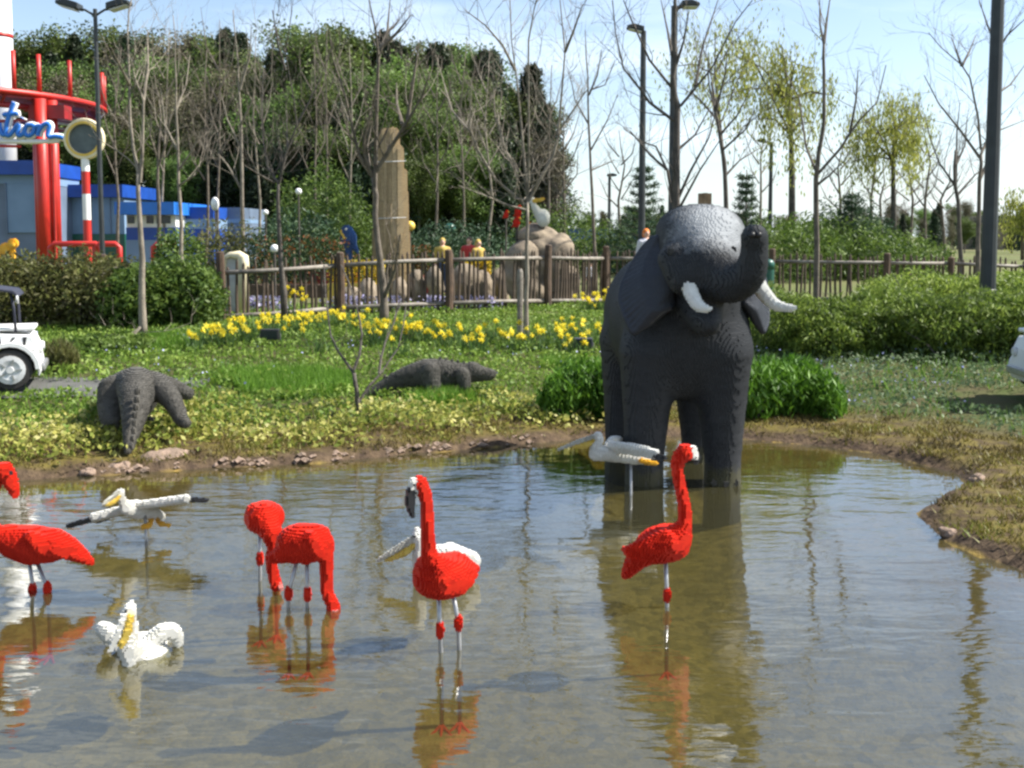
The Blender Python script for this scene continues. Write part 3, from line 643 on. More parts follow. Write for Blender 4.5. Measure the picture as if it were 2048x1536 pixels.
# ------------------------------------------------------------------ bushes and hedges
def bush(name, label, cat, centres, n, size, aspect, m, up=.4, trunk=True, group=None, shell=.55, base=None, stems=14, tintlo=0.0):
    """centres: list of (centre xyz, radii) lobes; leaves spread through their volume, denser outside"""
    c0 = np.mean([c for c, r in centres], 0); gzc = gz1(c0[0], c0[1])
    root = empty(name, (c0[0], c0[1], gzc), label, cat, group)
    vol = np.array([np.prod(r)**(2/3) for c, r in centres]); cnt = (n*vol/vol.sum()).astype(int); pts = []; tn = []
    for (c, r), k in zip(centres, cnt):
        v = rng.normal(size=(k, 3)); v /= np.linalg.norm(v, axis=1)[:, None]
        rad = shell+(1.06-shell)*rng.random(k)**.5; rad *= 1+.16*np.sin(v[:, 0]*7+c[0]*3)*np.cos(v[:, 2]*6+c[1])+.10*np.sin(v[:, 1]*13+v[:, 2]*11)
        q = np.asarray(c)+v*rad[:, None]*np.asarray(r); pts.append(q)
    q = np.concatenate(pts); g = gz(q[:, 0], q[:, 1]); q = q[q[:, 2] > g+.02]
    V, Fq = leaf_quads(q, size, aspect, up)
    tint = np.clip(tintlo+rng.random(len(q))*.7+.35*(clump_noise(q[:, 0]*1.6, q[:, 2]*3+q[:, 1], 1.4, 1)-.3), 0, 1)
    obj('foliage', mesh_np('foliage', V, Fq, m, attr=tint), root)
    st = MB()
    for i in range(stems):
        c, r = centres[rng.integers(len(centres))]; b_ = np.array([c[0]+rng.normal()*r[0]*.4, c[1]+rng.normal()*r[1]*.4, 0]); b_[2] = gz1(b_[0], b_[1])-.03
        e = np.array(c)+rng.normal(size=3)*np.array(r)*.45; st.tube([b_, (b_+e)/2+rng.normal(size=3)*.05, e], [.018, .012, .005], 5)
    st.build('stems', M['bark_dark'], root)['kind'] = 'stuff'; return root
def lobes(rows):
    """rows: (px, py_top, depth, rx, ry, rz-height) -> lobe sitting on the ground with its top at py_top"""
    out = []
    for px, py, d_, rx, ry in rows:
        t = P(px, py, d_); g = gz1(t[0], t[1]); rz = max((t[2]-g)/1.75, .15); out.append((np.array([t[0], t[1], t[2]-rz]), np.array([rx, ry, rz])))
    return out
bush('leafy_bush', 'bright green feathery bush at the water edge left of the elephant', 'bush', lobes([(1118, 750, 11.9, .22, .3), (1150, 728, 12.1, .3, .4), (1190, 718, 12.2, .34, .45), (1230, 722, 12.0, .3, .4)]), 9000, .12, .2, M['bright'], .65, shell=.35)
bush('leafy_bush', 'bright green feathery bush at the water edge right of the elephant', 'bush', lobes([(1500, 728, 12.0, .35, .4), (1545, 720, 12.2, .36, .45), (1598, 716, 12.3, .34, .45), (1640, 740, 12.1, .24, .4), (1660, 762, 11.9, .16, .3)]), 9500, .12, .2, M['bright'], .65, shell=.35)
bush('hedge_shrub', 'long olive green feathery hedge behind the elephant on the right', 'hedge', lobes([(1560, 580, 16.3, .55, .7), (1640, 595, 16.0, .6, .7), (1720, 590, 16.2, .6, .7), (1800, 582, 16.2, .65, .8), (1880, 588, 15.8, .65, .8), (1960, 585, 15.7, .65, .8), (2050, 580, 15.6, .65, .8), (2120, 580, 15.6, .6, .8)]), 46000, .10, .24, M['juniper'], .45, stems=60)
bush('hedge_shrub', 'taller pale green hedge behind the olive one, in front of the lamp post', 'hedge', lobes([(1770, 560, 18.0, .6, .7), (1850, 545, 18.4, .8, .8), (1930, 552, 18.2, .7, .8), (2010, 548, 18.0, .8, .8), (2090, 545, 18.0, .8, .8)]), 24000, .11, .24, M['juniper'], .45, stems=30, tintlo=.25)
bush('hedge_shrub', 'dense green hedge beside the left end of the fence', 'hedge', lobes([(300, 528, 18.6, .6, .8), (345, 524, 18.8, .6, .8), (390, 528, 18.8, .45, .8), (415, 545, 18.6, .25, .6), (262, 535, 18.4, .5, .7)]), 16000, .11, .45, M['hedge'], .2)
bush('hedge_shrub', 'brownish olive thicket behind the zebra striped car', 'hedge', lobes([(-40, 512, 18.4, .8, .8), (30, 510, 18.6, .8, .8), (100, 512, 18.8, .8, .8), (170, 508, 18.8, .8, .8), (230, 515, 18.8, .7, .8)]), 17000, .11, .35, M['olive'], .3, stems=90)
bush('leafy_bush', 'round leafy bush in front of the blue kiosk wall', 'bush', lobes([(360, 455, 30, .7, .7), (345, 470, 29.5, .5, .6)]), 2600, .14, .5, M['hedge'], .1)
bush('ornamental_grass', 'brown dry tuft behind the rear of the zebra striped car', 'plant', lobes([(118, 680, 14.2, .18, .2), (132, 690, 14.1, .15, .2)]), 1400, .16, .1, M['olive'], .95)
bush('leafy_bush', 'low green clump of leaves by the foot of the pale tall tree', 'bush', lobes([(190, 672, 15.8, .4, .4), (235, 680, 15.6, .4, .4), (265, 670, 15.9, .3, .4)]), 3500, .10, .55, M['hedge'], .2, tintlo=.2)
for (px, py, d_, rx, lab, mm, n_) in ((640, 330, 33, 1.5, 'bushy green conifer behind the fence between two bare trees', 'hedge', 8000), (590, 420, 30, 1.3, 'low dark evergreen shrub behind the fence', 'pine', 5000), (1120, 400, 45, 2.2, 'dark green shrub behind the big tan rock', 'hedge', 5000), (930, 440, 34, 1.6, 'dark evergreen shrub left of the big tan rock', 'pine', 5000), (705, 420, 34, 1.3, 'green shrub left of the tall tan pillar', 'hedge', 4500), (860, 450, 36, 1.3, 'low evergreen shrub right of the tall tan pillar', 'pine', 4000), (455, 440, 33, 1.2, 'brown twiggy shrub before the blue wall', 'olive', 4000)):
    bush('garden_shrub', lab, 'shrub', lobes([(px, py, d_, rx, rx), (px-25, py+25, d_, rx*.8, rx), (px+28, py+22, d_, rx*.8, rx)]), n_, .16, .3, M[mm], .3)
for i, (px, py, d_, rx) in enumerate(((1560, 430, 38, 2.2), (1640, 425, 40, 2.2), (1700, 395, 42, 1.6), (1740, 450, 40, 2.2), (1800, 470, 44, 2.0), (1240, 440, 46, 2.2), (1300, 430, 44, 2.0))):
    bush('garden_shrub', ['loose grey green shrub just right of the elephant head', 'grey green shrub behind the slim forked tree', 'tallest pointed green shrub under the willows', 'grey green shrub left of the lamp post trees', 'low green shrub at the edge of the far field', 'green shrub behind the white lit fence rail', 'dark shrub at the foot of the slim lamp post'][i], 'shrub',
         lobes([(px, py, d_, rx, rx), (px-30, py+18, d_, rx*.8, rx), (px+30, py+20, d_, rx*.8, rx)]), 4500, .2, .3, M['hedge' if i not in (2, 6) else 'pine'], .3)
# ------------------------------------------------------------------ trees
def grow(mb, p, dirv, length, r, depth, bend=.18, up=.25, nk=3, leafpts=None):
    n = 4; pts = [np.array(p)]; d_ = np.array(dirv)/np.linalg.norm(dirv); rr = [r]
    for i in range(n):
        d_ = d_+rng.normal(size=3)*bend+np.array([0, 0, up*.25]); d_ /= np.linalg.norm(d_); pts.append(pts[-1]+d_*length/n); rr.append(r*(1-.72*(i+1)/n))
    mb.tube(pts, rr, 5 if r > .02 else 4 if r > .01 else 3, cap=False)
    if leafpts is not None and depth <= 1: leafpts += pts[1:]
    if depth > 0:
        for j in range(nk):
            i = rng.integers(1, n+1); v = rng.normal(size=3); v -= d_*np.dot(v, d_); v /= np.linalg.norm(v)+1e-9
            grow(mb, pts[i], d_*.75+v*.7+np.array([0, 0, up]), length*(.42+.25*rng.random()), max(rr[i]*.6, .0035), depth-1, bend, up, nk, leafpts)
def limb_tree(name, label, d_, trunk, limbs, r0, m='bark', twigs=2, tw_len=.8, group='bare spring trees', nk=3, r1=.5, rl=.5):
    """trunk and limbs traced as pixel polylines; each limb gets its own spread in depth"""
    tp = [P(px, py, d_) for px, py in trunk]; b = tp[0].copy(); b[2] = gz1(b[0], b[1])-.05
    if tp[0][2] > b[2]+.1: tp = [b+np.array([0, 0, 0])]+tp
    root = empty(name, (b[0], b[1], b[2]+.05), label, 'tree', group)
    mb = MB(); n = len(tp); rad = [r0*(1-(1-r1)*i/(n-1)) for i in range(n)]; rad[0] *= 1.25
    q = []; rq = []
    for i in range(n-1):
        for t in (0, .5): q.append(tp[i]*(1-t)+tp[i+1]*t+(rng.normal(size=3)*r0*.25 if t else 0)); rq.append(rad[i]*(1-t)+rad[i+1]*t)
    q.append(tp[-1]); rq.append(rad[-1]); mb.tube(q, rq, 9)
    mb.build('trunk', M[m], root, smooth=True)
    for k, lb in enumerate(limbs):
        br = MB(); dy = (rng.random()-.5)*2.2; L_ = len(lb); pts = [P(px, py, d_+dy*(i/(L_-1))**1.3) for i, (px, py) in enumerate(lb)]
        ra = r0*rl*(.9+.2*rng.random()); rr = [max(ra*(1-.8*i/(L_-1)), .008) for i in range(L_)]
        br.tube(pts, rr, 6)
        for i in range(1, L_):
            for j in range(nk):
                t = rng.random(); s_ = pts[i-1]*(1-t)+pts[i]*t; dv = pts[i]-pts[i-1]; dv /= np.linalg.norm(dv); v = rng.normal(size=3); v[2] = abs(v[2])*.6
                grow(br, s_, dv*.8+v*.6, tw_len*(.5+rng.random()), max(rr[i]*.5, .006), twigs, nk=2)
        br.build('limb', M[m], root)
    return root
LT = limb_tree
LT('bare_tree', 'tall pale twin stemmed tree left of the hedge', 16.8, [(288, 695), (284, 600), (285, 520), (279, 430), (277, 345)], [[(277, 345), (267, 300), (260, 233), (258, 143), (255, 67), (258, 17), (270, -30)], [(280, 365), (285, 300), (287, 200), (270, 157), (262, 117)], [(287, 200), (296, 130), (295, 60)], [(260, 170), (242, 135), (222, 95)], [(284, 650), (268, 670), (254, 692)]], .062, 'bark_pale', nk=2)
LT('bare_tree', 'slim pale tree rising before the blue kiosk', 26, [(362, 505), (360, 400), (357, 330), (352, 220), (350, 120), (346, 30)], [[(358, 340), (385, 300), (410, 250)], [(355, 300), (330, 250), (322, 180)], [(352, 220), (372, 170), (380, 110)], [(360, 370), (390, 350), (420, 300)]], .06, 'bark_pale', r1=.15, nk=3, tw_len=1.2)
LT('bare_tree', 'short slender trunk between the pale tall tree and the kiosk', 30, [(317, 505), (318, 400), (316, 330), (320, 260), (318, 200)], [[(318, 330), (335, 280), (340, 220)], [(316, 320), (300, 270), (305, 200)]], .07, 'bark', r1=.25, tw_len=1.3)
LT('bare_tree', 'tall straight grey stem behind the fence corner', 34, [(486, 500), (484, 400), (483, 300), (480, 210), (476, 120), (466, 20)], [[(483, 300), (455, 240), (440, 180)], [(482, 250), (505, 200), (515, 130)], [(484, 380), (455, 330), (430, 300)], [(480, 180), (500, 110), (503, 50)]], .085, 'bark_pale', r1=.15, tw_len=1.5)
LT('bare_tree', 'dark trunked bare tree with branches spreading from one knot', 19.4, [(569, 645), (561, 520), (557, 430), (557, 368)], [[(557, 368), (536, 335), (526, 277), (524, 212), (527, 130)], [(559, 366), (570, 312), (594, 250), (588, 202), (571, 107), (584, 20)], [(594, 250), (620, 200), (645, 148)], [(548, 365), (520, 350), (488, 330)], [(571, 140), (556, 90), (545, 20)], [(562, 350), (575, 300), (573, 220)]], .055, 'bark_dark', nk=3)
LT('bare_tree', 'thick forked bare tree in front of the tall tan pillar', 19.9, [(768, 650), (768, 600), (760, 520), (750, 430), (746, 355)], [[(746, 355), (729, 309), (728, 277), (741, 234), (752, 190)], [(750, 380), (752, 260), (757, 114), (751, 58), (738, 0)], [(747, 352), (783, 293), (812, 247), (845, 192), (858, 150)], [(805, 250), (794, 210), (793, 165)], [(815, 240), (829, 146), (838, 88)], [(742, 350), (718, 310), (706, 260), (690, 190), (665, 115), (657, 55)], [(766, 600), (790, 540), (800, 470)], [(757, 110), (775, 60), (780, 0)], [(757, 100), (790, 70), (822, 30)]], .085, 'bark', nk=3)
LT('bare_tree', 'pale slender tree with sweeping curved limbs before the tan rock', 17.1, [(1052, 688), (1052, 600), (1053, 500), (1055, 400)], [[(1055, 400), (1049, 325), (1042, 244), (1033, 156), (1023, 80), (1020, 0)], [(1056, 390), (1058, 325), (1057, 228), (1057, 81), (1068, 20), (1078, -20)], [(1058, 400), (1107, 310), (1120, 260), (1163, 195), (1178, 175)], [(1115, 270), (1120, 228), (1130, 104), (1120, 0)], [(1130, 104), (1148, 60), (1165, 10)], [(1053, 420), (1007, 408), (980, 395), (917, 371)], [(1050, 400), (1028, 397), (1037, 345)], [(1050, 410), (990, 358), (956, 300), (939, 254), (943, 156)], [(940, 262), (904, 221), (887, 163)], [(1035, 345), (1010, 300), (990, 230), (985, 150)], [(1030, 140), (1005, 90), (970, 50), (930, 20)]], .045, 'bark_pale', nk=3, rl=.6, twigs=2)
LT('bare_tree', 'thin upright tree right of the tan rock', 28, [(1190, 520), (1184, 380), (1180, 300), (1176, 200), (1172, 110), (1170, 60)], [[(1178, 190), (1195, 150), (1203, 100)], [(1182, 300), (1215, 240), (1235, 190)], [(1183, 340), (1230, 320)], [(1178, 250), (1150, 200), (1140, 150)], [(1180, 180), (1210, 170), (1230, 120)]], .055, 'bark', r1=.15, nk=3, tw_len=1.0)
LT('bare_tree', 'dark many branched tree rising directly behind the elephant', 18, [(1352, 440), (1353, 293), (1355, 212), (1348, 179), (1350, 130), (1348, 60), (1350, -20)], [[(1361, 212), (1391, 176), (1423, 137), (1472, 42), (1505, 0)], [(1391, 172), (1404, 98), (1436, 0)], [(1347, 241), (1299, 205), (1283, 182), (1247, 137), (1231, 65), (1225, 0)], [(1344, 176), (1299, 120), (1260, 33), (1247, 0)], [(1352, 130), (1368, 81), (1378, 20)], [(1344, 110), (1335, 60), (1322, 0)], [(1350, 425), (1335, 342), (1312, 293), (1283, 283), (1247, 257)], [(1355, 400), (1381, 342), (1417, 277), (1433, 220)], [(1335, 340), (1300, 310), (1260, 262)], [(1357, 420), (1400, 340), (1440, 280)], [(1355, 300), (1390, 270), (1420, 215)]], .075, 'bark_dark', nk=2, r1=.35, rl=.38)
LT('bare_tree', 'slim bare tree right of the one behind the elephant', 26, [(1453, 440), (1449, 325), (1438, 260), (1430, 221), (1423, 163)], [[(1440, 270), (1475, 230), (1500, 180)], [(1445, 300), (1490, 260), (1510, 220)], [(1430, 221), (1418, 170), (1415, 110)], [(1432, 220), (1450, 150), (1455, 100)], [(1435, 240), (1400, 200), (1380, 180)], [(1452, 350), (1480, 320), (1530, 290)]], .07, 'bark_dark', r1=.35, nk=3, tw_len=1.2)
LT('bare_tree', 'slim forked tree right of the elephant trunk', 19.5, [(1632, 600), (1634, 498), (1632, 358), (1637, 309), (1648, 244), (1648, 146), (1648, 85)], [[(1648, 88), (1640, 49), (1639, -10)], [(1648, 86), (1654, 39), (1661, -10)], [(1631, 340), (1612, 293), (1598, 195), (1568, 137)], [(1634, 350), (1679, 299), (1718, 241), (1754, 205), (1772, 130)], [(1700, 265), (1712, 200), (1716, 140)], [(1634, 370), (1660, 350), (1690, 320)]], .062, 'bark', r1=.4, nk=2)
LT('bare_tree', 'bare tree leaning behind the big right lamp post', 21.5, [(1956, 545), (1956, 480), (1959, 358), (1962, 309)], [[(1962, 309), (1975, 277), (1988, 195), (1994, 110), (2000, 20)], [(1960, 316), (1920, 260), (1878, 208), (1848, 150)], [(1962, 300), (1956, 234), (1940, 156), (1923, 130), (1881, 94), (1857, 65)], [(1923, 132), (1912, 100), (1903, 75)], [(1924, 132), (1940, 100), (1952, 70)], [(1990, 190), (2020, 170), (2050, 130)], [(1990, 110), (2015, 70), (2050, 38)], [(1960, 360), (2000, 260), (2050, 240)], [(1994, 100), (1975, 50), (1958, 0)]], .06, 'bark', nk=2)
LT('bare_tree', 'thin far tree left of the leaning right one', 30, [(1922, 520), (1917, 407), (1910, 371), (1912, 300)], [[(1910, 371), (1878, 325), (1860, 275), (1850, 230)], [(1912, 374), (1914, 260), (1920, 205)], [(1915, 390), (1950, 350), (1990, 320)], [(1912, 330), (1930, 290), (1935, 230)]], .075, 'bark_dark', nk=3, tw_len=1.3)
LT('small_tree', 'small bare many stemmed shrub on the bank before the lying crocodile', 11.9, [(718, 818), (714, 784), (708, 746)], [[(708, 746), (700, 736), (676, 702), (661, 669), (652, 601), (648, 530)], [(708, 740), (719, 710), (724, 669), (717, 628), (700, 570), (682, 530)], [(716, 806), (739, 771), (760, 749), (777, 724), (796, 697), (807, 650), (812, 610)], [(758, 748), (762, 716), (771, 683), (788, 645), (800, 600)]], .030, 'bark_dark', twigs=1, tw_len=.22, nk=1, r1=.8, rl=.62)

for i, (px, d_, top, lab) in enumerate(((235, 46, 95, 'thin pale tree close right of the left lamp post'), (330, 50, 60, 'thin tree between the pale tall tree and the slim one'), (412, 48, 100, 'thin brown tree left of the white globe lamp'), (440, 52, 40, 'tall thin tree above the grey blue block'), (520, 50, 70, 'thin tree just left of the dark trunked tree'), (625, 52, 90, 'thin tree left of the forked bare tree'), (655, 56, 50, 'second thin tree left of the forked bare tree'), (700, 50, 95, 'thin tree touching the left side of the forked tree'), (872, 50, 110, 'thin tree right of the tan pillar'), (925, 54, 75, 'thin tree midway between the tan pillar and the rock'), (975, 50, 95, 'thin tree left of the pale slender tree'), (1095, 48, 130, 'thin brown tree behind the tan rock'), (1130, 46, 210, 'thin low tree right of the tan rock'), (1745, 46, 190, 'thin bare tree left of the right willow'), (1850, 48, 250, 'thin bare tree right of the right willow'), (1680, 48, 270, 'thin bare tree between the two willows'), (1520, 50, 230, 'thin bare tree just right of the elephant trunk'), (1820, 52, 300, 'thin low tree under the right willow'), (1890, 50, 330, 'thin low sapling left of the leaning tree'), (1765, 54, 330, 'thin low sapling under the left of the right willow'), (1240, 52, 260, 'thin bare tree left of the slim dark lamp post'))):
    w_ = (500-top); limbs_ = []
    for j in range(7): y0 = 500-w_*(.35+.5*j/7); s_ = 1 if j % 2 else -1; x0 = px+s_*2; limbs_.append([(x0, y0), (x0+s_*(14+12*rng.random()), y0-w_*.10), (x0+s_*(22+18*rng.random()), y0-w_*(.2+.08*rng.random()))])
    LT('bare_tree', lab, d_, [(px, 505), (px+rng.normal()*4, 400), (px+rng.normal()*6, (400+top)/2), (px+rng.normal()*8, top)], limbs_, .10, ['bark', 'bark_pale', 'bark'][i % 3], r1=.15, nk=2, tw_len=1.8, rl=.4)

def leafy_tree(name, label, d_, trunk, crown, n, size, m, bark, r0, group=None, willow=False):
    tp = [P(px, py, d_) for px, py in trunk]; b = tp[0].copy(); b[2] = gz1(b[0], b[1])-.05; tp[0] = b
    root = empty(name, (b[0], b[1], b[2]+.05), label, 'tree', group)
    mb = MB(); mb.tube(tp, [r0*(1-.6*i/(len(tp)-1)) for i in range(len(tp))], 8); mb.build('trunk', M[bark], root, smooth=True)
    lp = []; br = MB()
    for (px, py) in crown:
        e = P(px+rng.normal()*8, py+rng.normal()*8, d_+rng.normal()*1.2); s_ = tp[rng.integers(max(1, len(tp)-2), len(tp))]; md = (s_+e)/2+np.array([0, 0, .35*np.linalg.norm(e-s_)*.4]); br.tube([s_, md, e], [r0*.35, r0*.22, r0*.08], 5)
        for _ in range(6): grow(br, md*(1-(t := rng.random()))+e*t, rng.normal(size=3)+np.array([0, 0, .5]), 1.2*rng.random()+.4, r0*.1, 1, leafpts=lp, nk=2)
    br.build('branches', M[bark], root)['kind'] = 'stuff'
    lp = np.array(lp); idx = rng.integers(0, len(lp), n); q = lp[idx]
    if willow: q = q+np.stack([rng.normal(size=n)*.12, rng.normal(size=n)*.12, -rng.random(n)**1.3*2.0], 1); V, Fq = leaf_quads(q, size, .3, droop=np.array([0, 0, -1.5]))
    else: q = q+rng.normal(size=(n, 3))*.2; V, Fq = leaf_quads(q, size, .3, .2)
    obj('foliage', mesh_np('foliage', V, Fq, M[m], attr=rng.random(n)), root); return root
leafy_tree('willow_tree', 'pale yellow green willow just right of the elephant head', 42, [(1585, 480), (1584, 350), (1582, 270), (1578, 200)], [(1500, 190), (1530, 130), (1560, 90), (1600, 120), (1630, 150), (1650, 190), (1540, 180), (1590, 160), (1510, 240), (1620, 230), (1480, 110), (1450, 80)], 5200, .19, 'willow', 'bark_dark', .16, 'willows', True)
leafy_tree('willow_tree', 'pale yellow green willow left of the big right lamp post', 44, [(1790, 500), (1787, 400), (1786, 320), (1790, 260)], [(1700, 260), (1735, 225), (1770, 200), (1810, 205), (1850, 225), (1870, 260), (1740, 270), (1800, 250), (1830, 290), (1700, 310)], 4600, .19, 'willow', 'bark_dark', .14, 'willows', True)
leafy_tree('willow_tree', 'faint green young willow between the slim forked tree and bare trees', 40, [(1460, 480), (1450, 350), (1440, 250), (1430, 150)], [(1340, 120), (1380, 80), (1420, 60), (1480, 60), (1520, 90), (1400, 160), (1460, 150)], 1800, .18, 'willow', 'bark', .10, 'willows', True)
leafy_tree('willow_tree', 'distant pale green tree at the right frame edge', 70, [(2045, 520), (2045, 450), (2046, 420)], [(2030, 400), (2055, 390), (2035, 425), (2060, 420)], 1500, .3, 'willow', 'bark', .14, 'willows', True)
def pine(label, px, top, d_, w, n=1500):
    t = P(px, top, d_); g = gz1(t[0], t[1]); H = t[2]-g; root = empty('young_pine', (t[0], t[1], g), label, 'tree', 'young pines'); b = np.array([t[0], t[1], g])
    MB().tube([b-[0, 0, .05], b+[.02, 0, H*.5], b+[0, 0, H*.98]], [.07, .05, .012], 7).build('trunk', M['bark_dark'], root, smooth=True)
    br = MB(); pts = []
    for k in range(11):
        z = H*(.25+.72*k/11); L_ = w*(1-.75*k/11)*(.8+.4*rng.random())
        for j in range(6):
            a = j*1.047+k*.5+rng.normal()*.15; e = b+np.array([math.cos(a)*L_, math.sin(a)*L_, z+L_*.22]); s_ = b+np.array([0, 0, z]); md = (s_+e)/2-np.array([0, 0, L_*.06]); br.tube([s_, md, e], [.018, .012, .006], 4)
            for q in np.linspace(.3, 1, 9): pts.append(s_*(1-q)**2+2*q*(1-q)*md+q*q*e)
    br.build('branches', M['bark_dark'], root)['kind'] = 'stuff'; pts = np.array(pts); idx = rng.integers(0, len(pts), n*2); q = pts[idx]+rng.normal(size=(n*2, 3))*.05
    V, Fq = leaf_quads(q, .2, .14, .35); obj('foliage', mesh_np('foliage', V, Fq, M['pine'], attr=rng.random(len(q))), root)
pine('young pine whose whorled branches cross the slim lamp post', 1288, 318, 36, 1.1)
pine('young pointed pine behind the elephant trunk tip', 1493, 335, 38, .75)
pine('young pine low behind the slim forked tree', 1705, 378, 40, .9)

# ------------------------------------------------------------------ the wood on the hill: prototypes copied as individuals
def proto_decid(H, m, n, size, seed):
    r = np.random.default_rng(seed); mb = MB(); mb.tube([(0, 0, -.5), (.1, 0, H*.3), (.0, .1, H*.62), (.1, 0, H*.86)], [.24, .19, .12, .04], 7)
    lp = []
    for k in range(16):
        z = H*(.28+.6*r.random()); a = r.random()*6.28; L_ = H*(.14+.16*r.random())*(1.1-.5*abs(z/H-.55)*2); s_ = np.array([0, 0, z]); e = s_+np.array([math.cos(a)*L_, math.sin(a)*L_, L_*.75])
        mb.tube([s_, (s_+e)/2+r.normal(size=3)*.2, e], [.08, .05, .015], 5)
        for _ in range(14): t = r.random(); lp.append((s_*(1-t)+e*t, .8+.9*r.random()))
    for k in range(8): lp.append((np.array([r.normal()*.6, r.normal()*.6, H*(.82+.14*r.random())]), 1.0))
    c = np.array([q[0] for q in lp]); rad = np.array([q[1] for q in lp]); i = r.integers(0, len(c), n); v = r.normal(size=(n, 3)); v /= np.linalg.norm(v, axis=1)[:, None]
    q = c[i]+v*(rad[i]*r.random(n)**.4)[:, None]
    V, Fq = leaf_quads(q, size, .5, .1); tint = np.clip((i*37 % 101)/101*.7+.35*r.random(n), 0, 1)
    return mb.mesh('trunk', M['bark']), mesh_np('crown', V, Fq, m, attr=tint)
def proto_conifer(H, n, seed):
    r = np.random.default_rng(seed); mb = MB(); mb.tube([(0, 0, -.5), (0, 0, H*.5), (0, 0, H*.99)], [.22, .14, .03], 7); pts = []
    for k in range(26):
        z = H*(.16+.82*k/26); L_ = H*.19*(1-(k/26)**1.3)+.25
        for j in range(7):
            a = j*.9+k*1.3+r.normal()*.2; l = L_*(.7+.5*r.random()); e = np.array([math.cos(a)*l, math.sin(a)*l, z-l*.25])
            for t in np.linspace(.15, 1, 7): pts.append(np.array([0, 0, z])*(1-t)+e*t)
    pts = np.array(pts); i = r.integers(0, len(pts), n); q = pts[i]+r.normal(size=(n, 3))*.18; V, Fq = leaf_quads(q, .62, .3, 0.)
    return mb.mesh('trunk', M['bark_dark']), mesh_np('crown', V, Fq, M['conifer'], attr=r.random(n))
protos = [proto_decid(14, M['wood1'], 11000, .30, 1), proto_decid(14, M['wood1'], 10000, .32, 2), proto_decid(14, M['wood2'], 9500, .25, 3), proto_decid(14, M['wood2'], 8000, .25, 4), proto_conifer(15, 6500, 5), proto_conifer(15, 5500, 6)]
WL = ['spring green leafy tree in the wood on the hill', 'fresh green leafy tree in the wood on the hill', 'brown budding tree in the wood on the hill', 'brown twiggy tree in the wood on the hill', 'dark conifer in the wood on the hill', 'dark narrow conifer in the wood on the hill']
ZONE = [(130, 'behind the red ride'), (240, 'behind the left lamp post'), (330, 'behind the tall pale twin tree'), (420, 'above the blue kiosk'), (510, 'above the grey blue block'), (600, 'behind the dark trunked tree'), (690, 'left of the forked tree'), (790, 'behind the forked tree'), (880, 'right of the tan pillar'), (970, 'left of the pale slender tree'), (1060, 'behind the pale slender tree'), (9999, 'above the tan rock')]
ROWN = ['on the skyline', 'under the skyline', 'amid the wood', 'low in the wood', 'at the wood front']
def wood_tree(kind, px, top, d_, label=None, group='trees of the wood on the hill'):
    t = P(px, top, d_); g = gz1(t[0], t[1]); sc = max((t[2]-g)/(14.0 if kind < 4 else 15.0), .2)
    root = empty('woodland_tree', (t[0], t[1], g), label or WL[kind], 'tree', group, rz=rng.random()*6.28); root.scale = (sc*(.9+.3*rng.random()),)*2+(sc,)
    for nm, me_ in zip(('trunk', 'crown'), protos[kind]):
        o = bpy.data.objects.new(nm, me_); scene.collection.objects.link(o); o.parent = root
sky_px = [(-60, 100), (40, 95), (110, 70), (150, 65), (200, 90), (280, 75), (360, 85), (440, 60), (470, 80), (540, 90), (620, 88), (700, 72), (760, 60), (800, 90), (850, 98), (930, 100), (960, 108), (1000, 118), (1040, 150), (1075, 220), (1100, 290), (1130, 360), (1190, 410)]
tx = [q[0] for q in sky_px]; ty = [q[1] for q in sky_px]
for row, (d0, dt, n_) in enumerate(((84, 0, 36), (80, 40, 36), (76, 90, 34), (72, 150, 30), (68, 215, 26))):
    for i in range(n_):
        px = -80+1170*(i+.5*(row % 2)+rng.random()*.5)/n_; tp_ = np.interp(px, tx, ty)+dt+rng.normal()*(24 if row < 2 else 18)
        if px > 1090 or (px < 60 and row > 2): continue
        kind = int(rng.choice(6, p=[.28, .24, .05, .04, .22, .17] if row < 2 else [.27, .24, .10, .06, .19, .14])); wood_tree(kind, px, min(tp_, 400), d0+rng.normal()*1.2-(7 if px > 520 else 0), WL[kind].replace(' in the wood on the hill', '')+' '+ROWN[row]+' '+next(z for m_, z in ZONE if px < m_))
for kind, px, top, d_, lab in ((4, 452, 48, 80, 'tallest dark conifer spiking above the wood skyline'), (4, 148, 60, 82, 'dark broad conifer above the wood near the left lamp post'), (5, 768, 52, 76, 'dark conifer top behind the forked bare tree'), (4, 1062, 120, 72, 'dark conifer at the right end of the wood'), (5, 1092, 200, 68, 'lower dark conifer sloping down at the right end of the wood'), (2, 1112, 290, 64, 'brown tree low at the right end of the wood'), (4, 1085, 235, 66, 'short conifer just inside the right end of the wood'), (5, 250, 62, 80, 'dark conifer tip above the wood behind the pale tall tree'), (4, 610, 66, 74, 'dark conifer tip above the wood right of the dark trunked tree'), (5, 880, 78, 74, 'dark conifer tip above the wood right of the tan pillar'), (4, 985, 92, 74, 'dark conifer tip above the wood left of the pale slender tree'), (0, 60, 85, 82, 'pale green tree between the tower and the lamp post')):
    wood_tree(kind, px, top, d_, lab)
